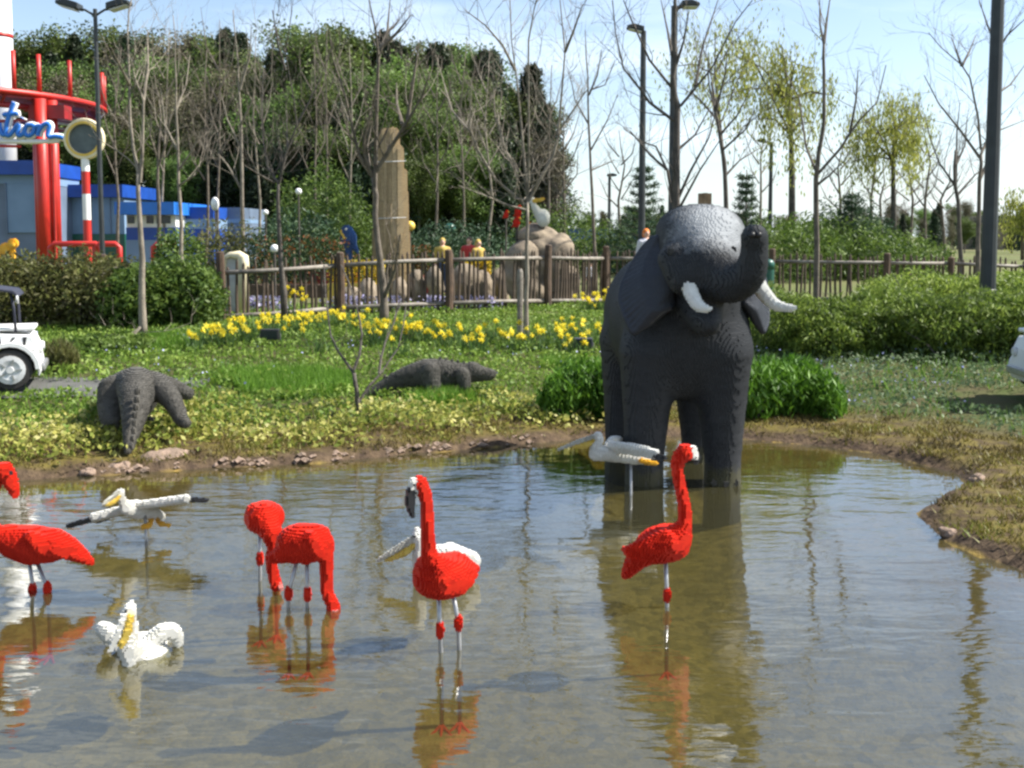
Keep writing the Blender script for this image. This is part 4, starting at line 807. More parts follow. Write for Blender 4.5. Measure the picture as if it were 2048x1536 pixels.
for i in range(84):   # far treeline along the right horizon
    px = 1150+930*i/84+rng.normal()*8; top = 426+12*math.sin(px*.013)+rng.normal()*9-(8 if px > 1850 else 0)+(14 if i % 2 else 0)
    wood_tree(int(rng.choice(4)) if rng.random() < .75 else 4, px, top, (135 if i % 2 == 0 else 95)+rng.normal()*10, ['far pale green tree in the low treeline on the horizon', 'far fresh green tree in the low treeline on the horizon', 'far brown tree in the low treeline on the horizon', 'far twiggy tree in the low treeline on the horizon'][i % 4] if False else 'far horizon tree '+next(z for m_, z in ((1230, 'beyond the bare tree by the rock'), (1330, 'beyond the young pine'), (1480, 'behind the elephant head'), (1600, 'right of the elephant trunk'), (1700, 'beyond the slim forked tree'), (1830, 'under the right willow'), (1950, 'left of the leaning tree'), (9999, 'beyond the thick lamp post')) if px < m_), 'far trees along the right horizon')
# ------------------------------------------------------------------ brick sculptures in and by the pond
def base_of(p): return (float(p[0]), float(p[1]), max(gz1(p[0], p[1]), -.45))
def rodpart(name, pts, r, m, parent): return MB().tube(pts, r, 8).build(name, m, parent, smooth=True)

# --- elephant
el = empty('elephant_sculpture', base_of(P(1375, 965, 9.6)), 'large charcoal brick elephant standing in the pond with raised trunk', 'elephant')
ez = -.38
def leg(px, d, rt, rm, rb, ztop, lean=0):
    x = (px-CX)/F*d/1.0
    return chain([(x+lean, d, ztop), (x+lean*.4, d, .62), (x, d-.02, .2), (x, d-.02, ez)], [rt, rm, rb, rb*1.06])
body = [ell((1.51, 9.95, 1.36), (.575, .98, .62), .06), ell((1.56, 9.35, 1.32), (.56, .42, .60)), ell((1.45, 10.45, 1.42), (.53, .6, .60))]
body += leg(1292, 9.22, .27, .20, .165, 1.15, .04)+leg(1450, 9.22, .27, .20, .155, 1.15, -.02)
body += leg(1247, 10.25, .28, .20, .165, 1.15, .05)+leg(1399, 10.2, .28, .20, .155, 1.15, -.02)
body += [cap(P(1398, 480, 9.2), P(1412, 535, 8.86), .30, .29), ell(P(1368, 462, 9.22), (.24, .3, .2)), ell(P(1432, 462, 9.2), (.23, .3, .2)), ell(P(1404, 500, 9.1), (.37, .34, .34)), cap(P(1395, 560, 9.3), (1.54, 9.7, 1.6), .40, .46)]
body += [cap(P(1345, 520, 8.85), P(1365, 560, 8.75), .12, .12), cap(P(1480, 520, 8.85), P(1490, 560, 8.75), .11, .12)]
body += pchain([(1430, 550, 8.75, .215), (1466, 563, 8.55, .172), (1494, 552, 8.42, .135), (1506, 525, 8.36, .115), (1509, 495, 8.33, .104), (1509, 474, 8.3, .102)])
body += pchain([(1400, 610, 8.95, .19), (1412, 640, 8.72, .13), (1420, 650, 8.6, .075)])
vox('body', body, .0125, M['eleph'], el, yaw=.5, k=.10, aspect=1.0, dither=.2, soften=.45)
rodpart('nostril', [P(1504, 470, 8.21), P(1504, 470, 8.186)], .026, M['black'], el); rodpart('nostril', [P(1517, 470, 8.21), P(1517, 470, 8.186)], .026, M['black'], el)
def earmesh(rows, th):
    return [cap(P(*a), P(*b), th) for a, b in rows]
def ear(rim, root, n=26):
    """rim and root: pixel+depth polylines; a thin curved flap between them"""
    rim = np.array([P(*q) for q in rim]); root = np.array([P(*q) for q in root]); pr = []; last = None
    f = lambda a, t: np.array([np.interp(t*(len(a)-1), range(len(a)), a[:, i]) for i in range(3)])
    for t in np.linspace(0, 1, n):
        q = f(rim, t); c = f(root, t); md = (q+c)/2+np.array([0, -.03, 0]); pr.append(cap(c, md, .05, .042)); pr.append(cap(md, q, .042, .026))
        if last is not None: pr.append(cap(last, q, .028))
        last = q
    return [('g', pr)]
vox('ear', ear([(1304, 478, 9.15), (1284, 500, 9.2), (1262, 535, 9.2), (1244, 572, 9.15), (1240, 600, 9.1), (1250, 632, 9.0), (1266, 667, 8.92), (1296, 648, 8.9), (1330, 622, 8.92)], [(1326, 478, 9.15), (1328, 510, 9.05), (1332, 545, 8.95), (1338, 580, 8.92), (1342, 605, 8.95)]), .014, M['ear'], el, k=0, smooth=True)
vox('ear', ear([(1500, 500, 9.4), (1520, 530, 9.5), (1530, 570, 9.5), (1534, 610, 9.45), (1533, 645, 9.35), (1526, 664, 9.25), (1508, 640, 9.2), (1494, 615, 9.2)], [(1484, 500, 9.25), (1486, 540, 9.2), (1486, 575, 9.2), (1484, 600, 9.2)]), .014, M['ear'], el, k=0, smooth=True)
vox('tusk', pchain([(1372, 548, 8.75, .062), (1381, 582, 8.62, .06), (1393, 607, 8.5, .05), (1408, 617, 8.38, .036), (1420, 617, 8.3, .018)]), .0125, M['tusk'], el, k=.02, aspect=1.0)
vox('tusk', pchain([(1509, 555, 8.85, .062), (1525, 583, 8.72, .06), (1547, 607, 8.58, .048), (1572, 616, 8.48, .034), (1590, 615, 8.42, .017)]), .0125, M['tusk'], el, k=.02, aspect=1.0)
vox('eye', [ell(P(1341, 503, 8.74), (.028, .026, .03))], .008, M['black'], el, k=0); vox('eye', [ell(P(1466, 500, 8.70), (.028, .026, .03))], .008, M['black'], el, k=0)
for lx, ld in ((1292, 9.22), (1450, 9.22)):        # toenails at the waterline
    for j in (-1, 0, 1):
        vox('toenail', [ell(((lx-CX)/F*ld+j*.085, ld-.165+abs(j)*.03, .03), (.034, .022, .04))], .012, M['croc'], el, k=0)

def flamingo(label, at, body, extra, legs, k=.035, vs_=.0105, yaw=.5):
    f = empty('flamingo_sculpture', base_of(at), label, 'flamingo', 'red brick flamingos in the pond')
    vox('body', body, vs_, M['red'], f, k=k, yaw=yaw)
    for nm, pr, mt in extra: vox(nm, pr, vs_*.9, M[mt], f, k=.01, yaw=yaw)
    for rows, kn in legs:
        pts = [P(*r) for r in rows]; e = pts[-1].copy(); e[2] = -.42; pts.append(e)
        lg = rodpart('leg', pts, .0125, M['rod'], f)
        kp = P(*kn); vox('knee', [ell(kp, (.024, .024, .05))], .008, M['red'], lg, k=0)
        toe = MB()
        for an in (-.6, 0, .6): toe.tube([e+[0, 0, .02], e+[.1*math.sin(an), -.1*math.cos(an), .0]], [.012, .006], 6)
        toe.build('foot', M['red'], lg)
    return f
def feathers(rows, r=.022):
    return [cap(P(*a), P(*b), r, r*.45) for a, b in rows]

# seen at the left edge, head turned down to the right
d = 6.38
flamingo('red brick flamingo cut off by the left edge, head bent down', P(75, 1190, d),
    [ell(P(75, 1090, d), (.21, .13, .105), 0, 0, .08), cap(P(25, 1082, d), P(60, 1090, d), .095, .11)]+pchain([(110, 1085, d, .075), (145, 1095, d, .05), (178, 1118, d, .018)])
    + feathers([((60, 1072, d-.1), (150, 1098, d-.05)), ((70, 1085, d-.12), (150, 1110, d-.04)), ((80, 1098, d-.11), (165, 1118, d-.03)), ((110, 1090, d-.07), (183, 1125, d-.0))], .03)
    + pchain([(20, 1078, d-.02, .07), (-8, 1065, d-.05, .045), (-22, 1035, d-.08, .036), (-15, 990, d-.1, .034), (-4, 955, d-.12, .036), (8, 940, d-.12, .05), (20, 962, d-.12, .045), (30, 990, d-.12, .022)]),
    [('eye', [ell(P(21, 946, d-.175), (.011, .011, .011))], 'black')],
    [([(58, 1120, d), (66, 1175, d), (66, 1195, d)], (65, 1180, d)), ([(72, 1120, d), (95, 1176, d-.05), (97, 1195, d-.05)], (95, 1178, d-.05))])
# seen from the front with head down to the water
d = 6.46
flamingo('red brick flamingo feeding head down, seen end on, behind the other feeding one', P(535, 1185, d),
    [ell(P(529, 1035, d+.1), (.118, .17, .10), 0, -.15), cap(P(528, 1038, d), P(545, 1070, d-.12), .09, .055)]+pchain([(545, 1070, d-.12, .05), (547, 1095, d-.14, .036), (542, 1120, d-.15, .033), (547, 1150, d-.15, .032), (553, 1172, d-.15, .034)])
    + feathers([((505, 1020, d+.05), (500, 1050, d+.2)), ((515, 1045, d), (495, 1040, d+.25))], .03),
    [('beak', pchain([(556, 1170, d-.16, .022), (563, 1177, d-.18, .012)]), 'pink')],
    [([(519, 1060, d+.1), (520, 1115, d+.1), (520, 1180, d+.1)], (520, 1117, d+.1)), ([(538, 1060, d+.15), (551, 1115, d+.2), (552, 1175, d+.2)], (551, 1113, d+.2))])
# profile, neck down on the right
d = 6.07
flamingo('red brick flamingo in profile with neck bent straight down into the water', P(600, 1232, d),
    [ell(P(607, 1086, d), (.155, .12, .108), 0, 0, .1), cap(P(635, 1080, d), P(646, 1092, d-.02), .085, .055)]+pchain([(580, 1098, d, .075), (555, 1112, d, .04), (536, 1116, d, .014)])
    + pchain([(646, 1085, d-.02, .05), (652, 1120, d-.03, .038), (653, 1155, d-.03, .034), (655, 1188, d-.03, .033), (664, 1207, d-.03, .036), (667, 1222, d-.03, .04)])
    + feathers([((620, 1072, d-.1), (556, 1108, d-.06)), ((628, 1086, d-.11), (560, 1117, d-.07)), ((632, 1100, d-.1), (585, 1120, d-.07)), ((636, 1108, d-.08), (610, 1122, d-.07)), ((600, 1085, d-.09), (545, 1115, d-.02))], .03),
    [('beak', pchain([(668, 1224, d-.05, .024), (676, 1230, d-.06, .014)]), 'pink')],
    [([(596, 1115, d), (577, 1185, d), (577, 1232, d)], (577, 1187, d)), ([(614, 1115, d), (615, 1188, d), (615, 1232, d)], (615, 1188, d))])
# upright one in front of the floating white bird
d = 5.40
flamingo('red brick flamingo standing upright with white face and black beak', P(900, 1330, d),
    [ell(P(886, 1152, d), (.148, .19, .105), -.3), cap(P(862, 1140, d-.06), P(880, 1152, d), .085, .10)]+pchain([(915, 1135, d+.1, .075), (938, 1138, d+.2, .04), (953, 1137, d+.28, .015)])
    + pchain([(862, 1130, d-.1, .055), (857, 1100, d-.12, .036), (855, 1060, d-.13, .031), (854, 1020, d-.13, .029), (850, 990, d-.13, .031), (838, 969, d-.13, .042)])
    + feathers([((878, 1125, d-.12), (948, 1140, d+.1)), ((880, 1140, d-.15), (950, 1150, d+.05)), ((882, 1158, d-.16), (940, 1165, d)), ((885, 1175, d-.14), (925, 1180, d-.03))], .03),
    [('face', pchain([(827, 966, d-.15, .026), (826, 985, d-.155, .022)]), 'white'), ('beak', pchain([(822, 984, d-.16, .026), (820, 1004, d-.165, .024), (822, 1022, d-.165, .015), (825, 1034, d-.165, .008)]), 'black'),
     ('eye', [ell(P(829, 968, d-.182), (.007, .006, .007))], 'black')],
    [([(877, 1185, d), (880, 1258, d), (883, 1330, d)], (880, 1260, d)), ([(904, 1180, d+.03), (917, 1245, d+.03), (919, 1322, d+.03)], (917, 1246, d+.03))])
# right-hand one, looking away to the right
d = 6.08
flamingo('red brick flamingo on one leg looking right, nearest the elephant', P(1333, 1235, d),
    [ell(P(1324, 1088, d), (.155, .135, .105), 0, 0, -.22), cap(P(1348, 1082, d), P(1356, 1075, d-.03), .10, .07)]+pchain([(1295, 1100, d, .075), (1268, 1122, d, .05), (1250, 1152, d, .018)])
    + pchain([(1360, 1072, d-.03, .058), (1370, 1045, d-.03, .038), (1368, 1010, d-.03, .033), (1360, 970, d-.03, .03), (1355, 940, d-.03, .031), (1358, 918, d-.03, .04), (1370, 905, d-.02, .05)])
    + feathers([((1330, 1068, d-.09), (1250, 1100, d-.06)), ((1340, 1078, d-.11), (1255, 1108, d-.07)), ((1345, 1090, d-.12), (1262, 1120, d-.07)), ((1325, 1098, d-.11), (1252, 1130, d-.05)), ((1300, 1095, d-.1), (1247, 1098, d-.02)), ((1310, 1108, d-.08), (1256, 1150, d-.03))], .026),
    [('face', pchain([(1384, 899, d-.02, .026), (1388, 912, d-.02, .024)]), 'white'), ('beak', pchain([(1393, 914, d+.02, .022), (1392, 925, d+.06, .012)]), 'black')],
    [([(1331, 1120, d), (1334, 1190, d), (1334, 1235, d)], (1334, 1190, d))])

# --- pelicans
def pelican(label, at, parts, rod=None):
    f = empty('pelican_sculpture', base_of(at), label, 'pelican', 'white brick pelicans at the pond')
    for nm, pr, mt in parts: vox(nm, pr, .0095, M[mt], f, yaw=.4, k=.025 if nm in ('body', 'wing') else .008)
    if rod:
        pts = [P(*r) for r in rod]; e = pts[-1].copy(); e[2] = -.42; rodpart('support_rod', pts+[e], .011, M['rod'], f)
    return f
d = 7.42
def plate(rows, r):
    """flat wing: fan of thin ribs between a leading and a trailing edge"""
    return [('g', [cap(P(*a), P(*b), r, r*.8) for a, b in rows])]
lw = [((268-(268-188)*t, 1013+21*t, d-.06-.06*t), (268-(268-188)*t, 1017+22*t, d+.16-.06*t)) for t in np.linspace(0, 1, 14)]
rw = [((280+92*t, 1010-13*t, d-.06-.05*t), (280+92*t, 1013-12*t, d+.16-.06*t)) for t in np.linspace(0, 1, 14)]
lt = [((192-57*t, 1034+17*t, d-.11+.08*t), (192-50*t, 1039+13*t, d+.09-.04*t)) for t in np.linspace(0, 1, 10)]+[((215-20*t, 1036+6*t, d+.17), (215-20*t, 1037+6*t, d+.2)) for t in np.linspace(0, 1, 6)]
rt = [((369+44*t, 997+3*t, d-.10+.08*t), (369+36*t, 1000+1*t, d+.09-.04*t)) for t in np.linspace(0, 1, 10)]
pelican('white brick pelican with black wing tips spread wide beside the left flamingo', P(292, 1090, d), [
    ('body', pchain([(252, 1016, d-.12, .045), (275, 1019, d, .065), (300, 1023, d+.08, .052), (325, 1033, d+.15, .022)])+pchain([(250, 1012, d-.12, .036), (244, 1000, d-.15, .027), (241, 986, d-.16, .030)]), 'white'),
    ('wing', plate(lw, .027), 'white'), ('wing_tip', plate(lt, .014), 'black'), ('wing', plate(rw, .027), 'white'), ('wing_tip', plate(rt, .014), 'black'),
    ('beak', pchain([(236, 985, d-.19, .014), (222, 996, d-.32, .012), (207, 1008, d-.46, .008)]), 'beak'), ('pouch', pchain([(237, 993, d-.18, .017), (226, 1002, d-.27, .019), (212, 1009, d-.42, .010)]), 'pouch'),
    ('foot', pchain([(302, 1040, d+.05, .017), (299, 1050, d-.02, .017), (286, 1054, d-.08, .016)]), 'orange'), ('foot', pchain([(314, 1038, d+.1, .017), (321, 1047, d+.05, .017), (338, 1050, d+.05, .014)]), 'orange'),
    ], [(290, 1030, d), (293, 1088, d)])
d = 5.36
pelican('white brick pelican swimming with raised wings and beak on its chest', P(275, 1335, d), [
    ('body', [ell(P(290, 1308, d+.1), (.125, .2, .095), .5), cap(P(262, 1300, d-.05), P(280, 1310, d+.05), .065, .09)]+pchain([(258, 1330, d-.12, .03), (258, 1300, d-.12, .045), (262, 1270, d-.1, .036), (262, 1240, d-.1, .03), (259, 1222, d-.11, .034)])+pchain([(262, 1216, d-.09, .02), (264, 1206, d-.08, .012)]), 'white'),
    ('wing', pchain([(240, 1290, d+.05, .035), (220, 1268, d+.05, .045), (206, 1258, d+.08, .036)])+pchain([(206, 1262, d+.08, .03), (216, 1285, d+.12, .02)]), 'white'),
    ('wing', pchain([(300, 1285, d+.05, .045), (325, 1265, d+.08, .045), (348, 1264, d+.1, .038), (355, 1285, d+.12, .028), (354, 1302, d+.14, .018)])+pchain([(320, 1280, d+.2, .03), (345, 1280, d+.2, .03)]), 'white'),
    ('wing_tip', pchain([(340, 1298, d+.16, .012), (348, 1308, d+.15, .010)]), 'black'),
    ('beak', pchain([(248, 1232, d-.16, .016), (236, 1265, d-.2, .015), (222, 1300, d-.22, .012)]), 'white'),
    ('pouch', pchain([(259, 1236, d-.15, .02), (255, 1262, d-.18, .022), (243, 1288, d-.2, .018)]), 'pouch'),
    ('eye', [ell(P(252, 1222, d-.15), (.007, .007, .007))], 'black')])
d = 6.62
pelican('white brick pelican floating behind the upright flamingo, big yellow pouch', P(880, 1165, d), [
    ('body', [ell(P(895, 1128, d), (.175, .13, .105), 0, 0, .1), cap(P(900, 1105, d), P(945, 1118, d+.05), .06, .045)]+pchain([(842, 1140, d, .05), (838, 1115, d-.02, .04), (840, 1092, d-.02, .034), (836, 1074, d-.02, .038)])+pchain([(838, 1066, d, .02), (834, 1060, d, .016)]), 'white'),
    ('wing', pchain([(870, 1105, d-.12, .045), (915, 1108, d-.1, .05), (952, 1122, d-.04, .03)])+pchain([(890, 1120, d-.13, .04), (945, 1130, d-.06, .03)])+pchain([(895, 1135, d-.12, .035), (940, 1140, d-.06, .025)]), 'white'),
    ('beak', pchain([(824, 1080, d-.03, .022), (790, 1100, d-.05, .018), (757, 1121, d-.06, .011)]), 'beak'),
    ('pouch', pchain([(830, 1086, d-.02, .022), (812, 1100, d-.03, .03), (790, 1112, d-.04, .022), (772, 1120, d-.05, .010)]), 'pouch'),
    ('eye', [ell(P(828, 1072, d-.055), (.008, .008, .008))], 'black')])
d = 8.75
pelican('white brick pelican gliding in profile before the elephant legs', P(1262, 1000, d), [
    ('body', pchain([(1195, 908, d, .055), (1230, 906, d, .075), (1270, 914, d, .06), (1295, 920, d, .025)])+pchain([(1190, 908, d, .045), (1190, 895, d, .04), (1198, 882, d, .035), (1196, 872, d, .036)]), 'white'),
    ('wing', pchain([(1222, 890, d-.05, .03), (1265, 895, d-.25, .032), (1312, 905, d-.45, .026)])+pchain([(1232, 899, d-.05, .03), (1270, 904, d-.25, .028), (1305, 912, d-.42, .024)]), 'white'),
    ('wing_tip', pchain([(1300, 910, d-.38, .022), (1320, 913, d-.5, .018), (1332, 916, d-.58, .010)]), 'black'),
    ('wing', pchain([(1215, 892, d+.05, .03), (1225, 880, d+.3, .03), (1240, 878, d+.55, .02)]), 'white'),
    ('beak', pchain([(1188, 873, d, .02), (1155, 884, d, .016), (1118, 899, d, .010)]), 'beak'), ('pouch', pchain([(1188, 882, d, .02), (1170, 890, d, .028), (1148, 894, d, .012)]), 'pouch'),
    ('foot', pchain([(1283, 921, d-.06, .02), (1298, 925, d-.08, .022), (1314, 927, d-.1, .012)]), 'orange'),
    ], [(1262, 915, d), (1262, 1000, d)])

# --- crocodiles on the bank
def croc(label, at, body, ridge, legs, dots):
    c = empty('crocodile_sculpture', base_of(at), label, 'crocodile', 'grey brick crocodiles on the bank')
    drop = np.array([0, 0, .07]) if 'lying' in label else np.zeros(3)
    vox('body', body, .0125, M['croc'], c, k=.06, yaw=.5, dither=.15, soften=.3)
    for r in legs: vox('leg', r, .0125, M['croc'], c, k=.04, yaw=.5, dither=.15, soften=.3)
    for q in ridge: vox('back_scale', [ell(q[0], (q[1]*.55, q[1]*1.1, q[1]))], .011, M['croc'], c, k=0)
    for q in dots: vox('spot', [ell(q, (.028, .02, .022))], .01, M['black'], c, k=0)
    c.location = tuple(np.array(c.location)-drop)
croc('grey brick crocodile climbing away from the pond, tail hanging to the shore', P(270, 830, 10.6),
     pchain([(256, 902, 9.85, .035), (262, 870, 10.0, .075), (268, 835, 10.2, .115), (272, 800, 10.5, .16), (275, 776, 10.85, .21), (262, 790, 11.25, .28), (255, 800, 11.8, .27), (262, 790, 12.4, .2), (268, 792, 12.9, .13), (272, 795, 13.4, .08)]),
     [(P(264+j*1.6, 892-j*15.5, 9.72+j*.075-.05), .03+.002*j) for j in range(8)],
     [pchain([(300, 772, 10.9, .16), (330, 785, 10.75, .12), (350, 812, 10.6, .09), (362, 838, 10.5, .07), (372, 846, 10.4, .05)]), pchain([(310, 768, 11.6, .14), (345, 775, 11.7, .10), (374, 787, 11.7, .075)]),
      pchain([(230, 785, 10.95, .18), (222, 815, 10.8, .13), (222, 845, 10.6, .09)])], [P(300, 815, 10.42), P(302, 838, 10.3)])
croc('grey brick crocodile lying in profile among the plants, facing right', P(865, 770, 13.1),
     pchain([(722, 782, 13.0, .035), (745, 772, 13.05, .055), (775, 758, 13.1, .09), (815, 742, 13.1, .13), (855, 736, 13.1, .185), (885, 736, 13.1, .18), (915, 736, 13.1, .14), (945, 732, 13.1, .10), (965, 734, 13.1, .075), (985, 736, 13.1, .05)])
     + [ell(P(946, 722, 13.08), (.06, .06, .05))]+pchain([(945, 742, 13.1, .07), (978, 743, 13.1, .04)]),
     [(P(770+j*13, 744-j*3.9, 13.1), .035) for j in range(8)]+[(P(880+j*12, 707+j*2.3, 13.1), .03) for j in range(5)],
     [pchain([(862, 735, 12.98, .14), (866, 758, 12.92, .10), (868, 775, 12.9, .085), (882, 779, 12.85, .05)]), pchain([(925, 740, 12.98, .10), (930, 758, 12.95, .07)]), pchain([(850, 740, 13.25, .13), (845, 775, 13.3, .08)])],
     [P(824, 742, 12.96), P(848, 735, 12.9), P(893, 735, 12.92), P(905, 742, 12.93), P(912, 733, 12.95)])
# ------------------------------------------------------------------ fence
fe = empty('paling_fence', base_of(P(900, 632, 21.9)), 'brown timber paling fence with two rails behind the flower bed', 'fence')
# post: px, depth, y of the top rail, y of the low rail, y of the post top
FP = [(-30, 19.6, 552, 640, 512), (205, 19.6, 549, 638, 508), (440, 19.8, 546, 634, 503), (680, 21.0, 531, 616, 504), (897, 21.8, 520, 607, 499), (1097, 23.4, 516, 602, 489), (1212, 25.6, 517, 600, 492), (1390, 26.5, 520, 598, 494), (1545, 26.5, 523, 598, 497), (1775, 25.0, 526, 600, 506), (1903, 25.5, 527, 600, 514), (2060, 25.5, 534, 604, 512)]
fp3 = []
for i, (px, d_, yt, yl, yp) in enumerate(FP):
    top = P(px, yp, d_); g = gz1(top[0], top[1]); c = np.array([top[0], top[1], 0])
    fp3.append((P(px, yt, d_), P(px, yl, d_), c))
    o = MB().tube([c+[0, 0, g-.1], c+[.01*rng.normal(), 0, (g+top[2])/2], c+[0, 0, top[2]-.02], c+[0, 0, top[2]]], [.085, .083, .08, .055], 9).build('post', M['wood'], fe, smooth=False)
pick = MB().tube([(0, 0, 0), (.012, 0, .5), (0, .0, .96), (0, 0, 1.0)], [.03, .028, .026, .010], 6).mesh('picket', M['picket'])
for i in range(len(FP)-1):
    a, b = fp3[i], fp3[i+1]
    for j in (0, 1):
        p0, p1 = a[j]+[0, .07, 0], b[j]+[0, .07, 0]; mid = (p0+p1)/2+[0, 0, rng.normal()*.012]
        MB().tube([p0, mid, p1], [.045, .042, .045], 8).build('rail', M['rail'], fe, smooth=True)
    if i < 1: continue
    L_ = np.linalg.norm((a[2]-b[2])[:2]); n = max(3, int(L_/.125))
    for k in range(1, n):
        t = k/n+rng.normal()*.008; q = a[2]*(1-t)+b[2]*t+[0, .14, 0]; g = gz1(q[0], q[1]); h = (a[0][2]*(1-t)+b[0][2]*t)-g+.12+rng.random()*.14
        o = bpy.data.objects.new('picket', pick); scene.collection.objects.link(o); o.parent = fe; o.location = tuple(np.array([q[0], q[1], g-.02])-np.array(fe.location)); o.scale = (.8+.5*rng.random(), 1, h); o.rotation_euler = (rng.normal()*.02, rng.normal()*.035, rng.random()*6)

# ------------------------------------------------------------------ daffodils
M['daff'] = leafmat('daffodil petals', [(.84, .62, .02), (.90, .74, .03), (.92, .80, .10)], trans=.45)
M['daffl'] = leafmat('daffodil leaves', [(.05, .10, .03), (.08, .15, .04), (.11, .19, .06)])
def bloom_mesh():
    V = [(0, 0, 0)]; Fq = []
    for k in range(6):
        a = k*1.047; V += [(math.cos(a-.42)*.03, math.sin(a-.42)*.03, .004), (math.cos(a)*.058, math.sin(a)*.058, -.004), (math.cos(a+.42)*.03, math.sin(a+.42)*.03, .004)]; b = 1+3*k; Fq.append([0, b, b+1, b+2])
    s_ = len(V)
    for r_, h in ((.014, 0), (.016, .02), (.026, .036)):
        for k in range(6): V.append((r_*math.cos(k*1.047), r_*math.sin(k*1.047), h))
    for j in range(2):
        for k in range(6): a0 = s_+j*6+k; a1 = s_+j*6+(k+1) % 6; Fq.append([a0, a1, a1+6, a0+6])
    return mesh_np('bloom', np.array(V), Fq, M['daff'], attr=rng.random(len(Fq)))
bl = bloom_mesh()
def dclump_mesh(n):
    b = np.stack([rng.normal(size=n)*.07, rng.normal(size=n)*.07, np.zeros(n)], 1); V, Fq = blades(b, .27, .022, .3); return mesh_np('leaves', V, Fq, M['daffl'], attr=rng.random(n))
dl = [dclump_mesh(36) for _ in range(3)]
DC = [(390, 668, 4), (408, 660, 5), (432, 655, 8), (452, 660, 7), (470, 640, 7), (482, 652, 5), (500, 655, 3), (522, 640, 6), (532, 632, 4), (548, 645, 4), (560, 634, 6), (582, 640, 4), (600, 640, 6), (606, 628, 5), (620, 625, 4), (645, 635, 5), (662, 628, 4), (672, 622, 5), (690, 628, 7), (705, 632, 4), (728, 636, 5), (748, 655, 7), (758, 665, 5), (768, 648, 5), (800, 650, 6), (815, 655, 5), (832, 655, 8), (846, 645, 4), (862, 658, 5), (874, 648, 3), (888, 668, 5), (898, 655, 3), (922, 668, 3), (945, 668, 5), (958, 675, 5), (985, 655, 3), (1008, 662, 6), (1030, 670, 6), (1045, 658, 3), (1068, 668, 2), (1088, 665, 3), (1112, 650, 4), (1122, 662, 6), (1135, 675, 5), (1152, 648, 5), (1160, 678, 4), (1195, 650, 3), (1205, 665, 6), (580, 585, 4), (595, 588, 5), (1172, 600, 6), (1190, 598, 7), (1205, 592, 6), (1222, 588, 5), (1226, 600, 5), (640, 672, 1), (800, 680, 1)]
for (px, py, n) in DC:
    if py < 610: d_ = 20.3 if px < 700 else 22.3; c = P(px, py, d_); c[2] = gz1(c[0], c[1])
    else: c = GP(px, py, .27); c[2] = gz1(c[0], c[1])
    near = 'behind the fence rails' if py < 610 else 'in the bed before the fence'
    r_ = empty('daffodil_clump', tuple(c), ('large ' if n > 5 else 'small ' if n < 4 else '')+'daffodil clump '+('behind the rails ' if py < 610 else 'in front ' if py > 654 else 'farther back ')+next(z for m_, z in ((420, 'at its left end'), (460, 'by the left fence end post'), (510, 'before the cream arch'), (555, 'left of the dark trunked tree'), (612, 'right of the dark trunked tree'), (650, 'between dark trunk and second post'), (700, 'before the second fence post'), (745, 'left of the forked tree'), (790, 'at the foot of the forked tree'), (850, 'right of the forked tree'), (920, 'before the middle fence post'), (1000, 'left of the pale slender tree'), (1075, 'at the foot of the pale slender tree'), (1145, 'right of the pale slender tree'), (9999, 'close left of the elephant')) if px < m_), 'flower', 'yellow daffodil clumps '+near, rz=rng.random()*6)
    o = bpy.data.objects.new('leaves', dl[rng.integers(3)]); scene.collection.objects.link(o); o.parent = r_
    hh = .27 if py >= 610 else max(.2, P(px, py, d_)[2]-c[2])
    for k in range(n):
        x, y = rng.normal(size=2)*.095; h = hh+rng.normal()*.055
        st = MB().tube([(x*.5, y*.5, 0), (x*.9, y*.9, h*.7), (x, y, h)], [.006, .005, .005], 4, cap=False).build('stem', M['daffl']); st.parent = r_
        o = bpy.data.objects.new('bloom', bl); scene.collection.objects.link(o); o.parent = r_; o.location = (x, y, h)
        o.rotation_euler = (math.pi/2+rng.normal()*.5, rng.normal()*.3, rng.random()*6.28); o.scale = (1.15,)*3

